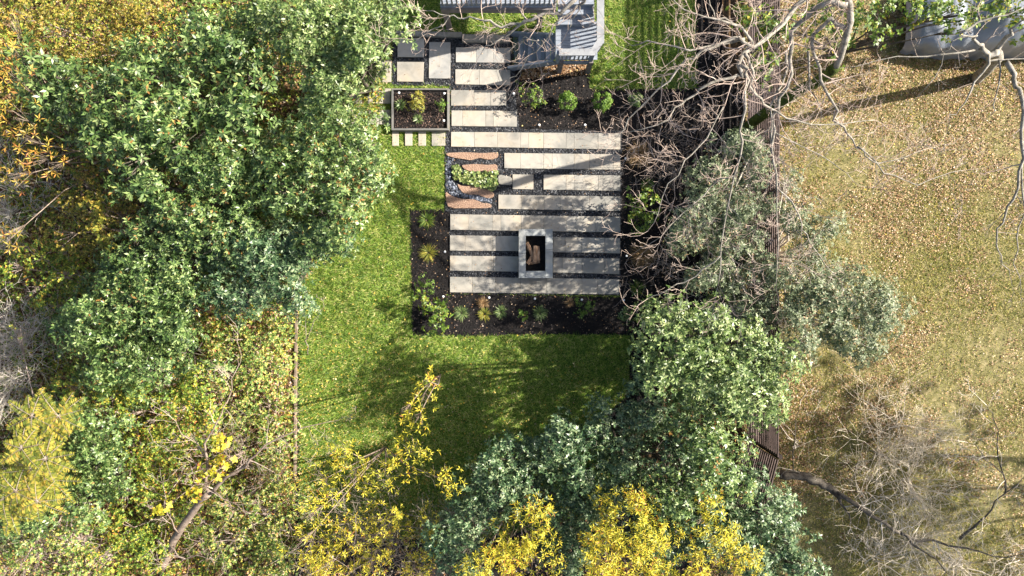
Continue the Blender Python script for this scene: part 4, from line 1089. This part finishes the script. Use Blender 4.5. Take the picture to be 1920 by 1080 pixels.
def bare_tree(name, label, cat, trunk, limbs, seed, bark, twig, tw_step=.35, tw_len=.9, kids=(4, 3), rtip=.006, group=None, trunk_mat=None, flat=.5, base=None):
    """trunk: [(px,py,z)], r0, r1 ; limbs: list of (trace, r0)"""
    r = np.random.default_rng(seed)
    b = P(*trunk[0][0][:2], trunk[0][0][2])
    t = thing(name, label, cat, (b[0], b[1], 0), group)
    tr, r0, r1 = trunk
    pts = limb_pts(tr, r, .02)
    mb = MB(); mb.tube(pts, list(np.linspace(r0, r1, len(pts))), 10); mb.build("trunk", MT[trunk_mat or bark], t, smooth=True)
    mb = MB(); mt = MB()
    for trc, ra in limbs:
        p = limb_pts(trc, r)
        rs = [ra + (rtip - ra) * (i / (len(p) - 1)) ** .8 for i in range(len(p))]
        mb.tube(p, rs, 7)
        acc = 0
        for i in range(1, len(p)):
            seg = np.linalg.norm(p[i] - p[i - 1]); acc += seg
            while acc > tw_step:
                acc -= tw_step * r.uniform(.6, 1.4)
                f = r.uniform(); q_ = p[i - 1] * (1 - f) + p[i] * f
                dd = norm((p[i] - p[i - 1])[None])[0]
                sd_ = rand_unit(1, r)[0] * np.array([1, 1, flat]); sd_ = norm((sd_ - dd * sd_.dot(dd))[None])[0]
                grow(mt, q_, dd * r.uniform(.3, .9) + sd_, tw_len * r.uniform(.45, 1.2), min(rs[i] * .5, .016), 0, r, flat, .2, kids, 4)
        grow(mt, p[-1], p[-1] - p[-2], tw_len, rtip, 0, r, flat, .2, kids, 4)
    mb.build("limbs", MT[bark], t, smooth=True); mt.build("twigs", MT[twig], t)
    return t

# pale tree behind the fence corner; mossy trunk leans out from the fence foot
bare_tree("bare_tree", "large bare pale tree with mossy trunk straddling the slat fence", "tree",
    ([(1384, 247, 0), (1442, 207, 1.9), (1504, 168, 3.6), (1566, 127, 5.2)], .13, .095),
    [([(1566, 127, 5.15), (1592, 62, 5.7), (1585, -15, 6.0), (1545, -45, 6.2), (1504, 0, 6.25), (1465, 46, 6.3), (1411, 89, 6.5), (1373, 71, 6.6), (1315, 96, 6.6), (1272, 131, 6.5), (1238, 166, 6.4), (1180, 223, 6.2), (1150, 262, 6.1)], .07),
     ([(1411, 89, 6.5), (1388, 123, 6.5), (1388, 143, 6.5), (1334, 158, 6.5), (1288, 185, 6.4), (1249, 223, 6.3), (1180, 247, 6.1)], .045),
     ([(1388, 123, 6.5), (1400, 154, 6.4), (1392, 227, 6.1), (1384, 293, 5.8), (1357, 416, 5.2), (1345, 540, 4.8)], .034),
     ([(1396, 100, 6.5), (1411, 130, 6.4), (1411, 177, 6.2), (1450, 204, 5.9), (1488, 227, 5.8), (1581, 233, 5.6), (1640, 225, 5.4)], .030),
     ([(1396, 73, 6.5), (1296, 90, 6.6), (1215, 77, 6.5), (1180, 83, 6.3)], .024),
     ([(1411, 89, 6.5), (1388, 50, 6.7), (1346, 31, 6.7), (1330, 0, 6.8)], .028),
     ([(1588, 10, 5.95), (1540, 10, 5.9), (1500, 45, 5.6), (1484, 92, 5.4), (1477, 154, 5.2), (1457, 204, 5.0), (1450, 247, 4.8), (1452, 328, 4.5), (1484, 378, 4.3), (1507, 416, 4.1), (1519, 458, 3.9), (1561, 512, 3.7)], .055),
     ([(1473, 96, 5.3), (1467, 154, 5.1), (1445, 230, 4.9), (1460, 400, 4.2), (1455, 540, 3.8)], .026),
     ([(1592, 62, 5.7), (1555, 40, 5.7), (1525, 60, 5.5), (1523, 92, 5.4), (1542, 150, 5.2), (1565, 208, 5.0), (1585, 247, 4.8), (1608, 274, 4.7), (1635, 300, 4.6), (1681, 300, 4.5), (1731, 281, 4.4)], .045),
     ([(1515, 96, 5.4), (1519, 166, 5.0), (1540, 210, 4.8)], .026),
     ([(1608, 274, 4.7), (1660, 320, 4.5), (1720, 345, 4.4), (1800, 320, 4.3)], .016),
     ([(1450, 247, 4.8), (1490, 270, 4.6), (1560, 300, 4.4), (1600, 340, 4.2)], .014),
     ([(1388, 50, 6.7), (1290, 20, 6.8), (1250, -20, 6.9)], .02),
     ([(1357, 200, 6.2), (1300, 290, 5.9), (1255, 340, 5.8), (1225, 420, 5.6)], .014),
     ([(1375, 330, 5.5), (1330, 350, 5.2), (1280, 400, 5.0), (1230, 450, 4.9)], .016),
     ([(1350, 480, 5.0), (1300, 520, 4.7), (1250, 545, 4.6), (1215, 560, 4.5)], .016),
     ], 90, 'bark_pale', 'twig_pink', tw_step=.22, tw_len=.8, kids=(4, 3), trunk_mat='moss')
bare_tree("bare_tree", "bare pale tree with thick drooping limbs at the upper right edge", "tree",
    ([(1832, 147, 0.0), (1850, 132, 0.9), (1868, 112, 2.1), (1868, 98, 3.2)], .15, .09),
    [([(1868, 98, 3.2), (1847, 104, 3.2), (1838, 88, 3.4), (1828, 70, 3.6), (1800, 62, 3.8)], .09),
     ([(1868, 98, 3.2), (1888, 73, 3.5), (1905, 50, 3.8), (1935, 25, 4.1)], .07),
     ([(1847, 104, 3.2), (1850, 120, 3.2), (1820, 170, 3.1), (1800, 200, 3.0), (1781, 220, 2.9)], .035),
     ([(1873, 110, 3.1), (1870, 181, 2.9), (1858, 216, 2.8)], .022),
     ([(1887, 117, 3.1), (1905, 150, 3.1), (1912, 185, 3.0), (1916, 270, 2.8), (1908, 347, 2.6), (1885, 408, 2.4), (1870, 446, 2.3), (1874, 481, 2.2), (1893, 516, 2.1)], .06),
     ([(1916, 300, 2.7), (1918, 400, 2.5), (1905, 470, 2.3), (1915, 545, 2.1)], .025),
     ([(1838, 92, 3.3), (1760, 102, 3.3), (1677, 110, 3.2), (1583, 127, 3.1)], .024),
     ([(1828, 70, 3.6), (1785, 77, 3.5), (1770, 120, 3.3), (1731, 170, 3.1)], .018),
     ([(1800, 62, 3.8), (1860, 35, 3.9), (1925, 12, 4.0)], .03),
     ([(1850, 112, 3.1), (1880, 112, 3.1), (1925, 110, 3.1)], .03)],
    91, 'bark_pale', 'twig_pale', tw_step=.5, tw_len=.7, kids=(3, 2))
bare_tree("bare_tree", "bare tree with branches hanging over the stairs and deck", "tree",
    ([(1200, -190, 0), (1190, -170, 2.5), (1160, -120, 5.0), (1120, -50, 6.2)], .12, .07),
    [([(1120, -50, 6.2), (1077, 0, 6.3), (1023, 25, 6.2), (985, 42, 6.1), (955, 62, 5.9), (930, 80, 5.8), (905, 95, 5.7)], .05),
     ([(985, 42, 6.1), (940, 42, 6.0), (908, 34, 6.0), (870, 33, 5.9), (843, 31, 5.9), (800, 20, 5.8)], .026),
     ([(1110, -30, 6.2), (1093, 0, 6.0), (1070, 20, 5.9), (1040, 51, 5.8), (1003, 96, 5.5), (975, 128, 5.3), (950, 150, 5.2)], .026),
     ([(1010, 75, 5.7), (985, 72, 5.6), (965, 90, 5.5), (940, 100, 5.4)], .014),
     ([(843, 31, 5.9), (825, 50, 5.8), (800, 60, 5.7), (775, 75, 5.6)], .012),
     ([(1093, 0, 6.0), (1080, 30, 5.8), (1066, 55, 5.7)], .012)],
    92, 'bark_pale', 'twig_pink', tw_step=.26, tw_len=.7, kids=(4, 3))
bare_tree("fallen_tree", "dark leaning trunk lying beyond the fence's lower end", "tree",
    ([(1462, 889, .55), (1500, 893, .7), (1535, 905, .8), (1562, 920, .9), (1575, 935, 1.0)], .12, .085),
    [([(1562, 920, .95), (1585, 955, 1.0), (1600, 985, 1.0)], .05),
     ([(1570, 925, 1.0), (1640, 965, 1.2), (1700, 1005, 1.2), (1780, 1020, 1.3), (1860, 1045, 1.4), (1925, 1035, 1.5)], .065),
     ([(1690, 1000, 1.2), (1730, 1030, 1.3), (1790, 1085, 1.4)], .045),
     ([(1800, 1010, 1.3), (1840, 975, 1.8), (1870, 940, 2.2), (1920, 893, 2.6)], .035),
     ([(1885, 925, 2.3), (1880, 890, 2.6), (1850, 860, 2.9), (1815, 830, 3.2)], .02),
     ([(1885, 915, 2.4), (1872, 850, 2.8), (1866, 790, 3.2), (1850, 760, 3.4)], .018),
     ([(1500, 893, .75), (1487, 870, 1.0), (1492, 800, 1.6), (1500, 760, 1.9)], .02)],
    93, 'bark_dark', 'twig_grey', tw_step=.5, tw_len=.7, kids=(3, 2))
bare_tree("leaning_tree", "leaning brown tree with forked trunk in the lower left scrub", "tree",
    ([(300, 1070, 0), (318, 1030, .6), (335, 1000, 1.0), (360, 960, 1.5), (392, 925, 2.0)], .11, .075),
    [([(392, 925, 2.0), (420, 900, 2.3), (455, 878, 2.6), (480, 850, 2.8), (545, 815, 3.0), (620, 790, 3.1)], .055),
     ([(392, 925, 2.0), (388, 880, 2.4), (385, 830, 2.8), (410, 790, 3.0), (425, 750, 3.1), (440, 700, 3.2)], .040),
     ([(400, 920, 2.1), (440, 950, 2.2), (470, 960, 2.3)], .02),
     ([(320, 1025, .9), (345, 1045, 1.0), (390, 1030, 1.3), (410, 1015, 1.4)], .02),
     ([(335, 1000, 1.2), (315, 960, 1.6), (310, 930, 1.8)], .02),
     ([(388, 860, 2.5), (350, 820, 2.8), (330, 790, 3.0)], .018)],
    94, 'bark_tan', 'twig_pink', tw_step=.32, tw_len=.75, kids=(3, 3))
bare_tree("bare_sapling", "slender pale sapling over the lit lawn's left side", "tree",
    ([(578, 665, 0), (577, 650, .5), (576, 635, 1.0)], .012, .011),
    [([(576, 635, 1.0), (590, 600, 1.5), (604, 580, 1.9), (608, 560, 2.1)], .010), ([(576, 635, 1.0), (573, 600, 1.5), (569, 585, 1.8)], .008)],
    95, 'twig_pale', 'twig_pale', tw_step=.4, tw_len=.3, kids=(2,), rtip=.003)

def twig_shrub(name, label, specs, seed, twig, nst=70, Ls=1.3, z0=.1, kids=(5, 4), upv=.8, group=None, rad=.011):
    r = np.random.default_rng(seed)
    c0 = P(specs[0][0], specs[0][1], 0)
    t = thing(name, label, "shrub", (c0[0], c0[1], 0), group)
    mb = MB(); st = MB()
    for (px, py, rp) in specs:
        c = P(px, py, 0)
        for i in range(nst):
            a = r.uniform(0, 6.283); q_ = np.array([math.cos(a), math.sin(a), r.uniform(.3, 1.4) * upv])
            b = c + np.array([r.normal(0, .12), r.normal(0, .12), 0])
            grow(mb if i % 4 else st, b, q_, M(rp) * r.uniform(.7, 1.5) * (1 + .3 * upv), rad * r.uniform(.6, 1.2), 0, r, .6, .16, kids, 4, .03)
    mb.build("twigs", MT[twig], t); st.build("stems", MT[twig], t)
    return t
TG = "bare twiggy shrubs"
twig_shrub("twiggy_shrub", "grey twiggy bare shrub at the left edge, upper one", [(55, 380, 70), (20, 420, 55)], 101, 'twig_grey', 22, group=TG)
twig_shrub("twiggy_shrub", "grey twiggy bare shrub at the left edge, lower and denser", [(35, 670, 80), (20, 720, 60), (40, 620, 50)], 102, 'twig_grey', 36, group=TG)
twig_shrub("twiggy_shrub", "large pale tangle of bare twigs in the lower right yard", [(1650, 850, 95), (1700, 900, 85), (1620, 930, 80), (1680, 800, 60)], 103, 'twig_tan', 18, group=TG, upv=1.1, rad=.014)
twig_shrub("twiggy_shrub", "bare twig tangle in the bottom right corner", [(1720, 1010, 80), (1800, 1060, 80), (1640, 1050, 75), (1900, 1050, 60)], 104, 'twig_tan', 15, group=TG, upv=.9, rad=.014)
twig_shrub("twiggy_shrub", "reddish bare twigs in the bottom left corner", [(70, 1010, 60), (170, 1030, 60)], 105, 'twig_pink', 26, group=TG)
twig_shrub("twiggy_shrub", "thin bare twigs between the bottom yellow trees", [(650, 1000, 90), (740, 960, 80), (830, 1010, 70), (880, 960, 50)], 106, 'twig_pale', 14, group=TG, upv=1.3)
twig_shrub("twiggy_shrub", "pinkish bare twigs in the dark bed right of the patio", [(1230, 330, 60), (1230, 250, 60), (1290, 300, 60), (1225, 480, 50), (1260, 520, 60)], 107, 'twig_pink', 6, group=TG, upv=1.2, rad=.008)
twig_shrub("twiggy_shrub", "bare stems mixed into the shrub left of the fence", [(1350, 560, 60), (1400, 590, 60), (1420, 480, 50)], 108, 'twig_grey', 14, group=TG, upv=1.8, rad=.008)

twig_shrub("twiggy_shrub", "thin brown twigs rising from the scrub beside the rusty edging", [(430, 770, 60), (500, 720, 50), (350, 700, 50), (500, 880, 55), (420, 1000, 50)], 109, 'twig_pink', 8, group=TG, upv=1.5, rad=.009)
# straw patch under the stairs
r = np.random.default_rng(120)
x, y = sample([(985, 118), (1105, 114), (1104, 140), (975, 150)], 2600, r)
V = litter(x, y, r, .045, .03)
tag(mesh_child("fallen_leaves", V, 4, MT['litter'], None), "golden dry leaves beneath the stair landing", "leaves", kind="stuff")
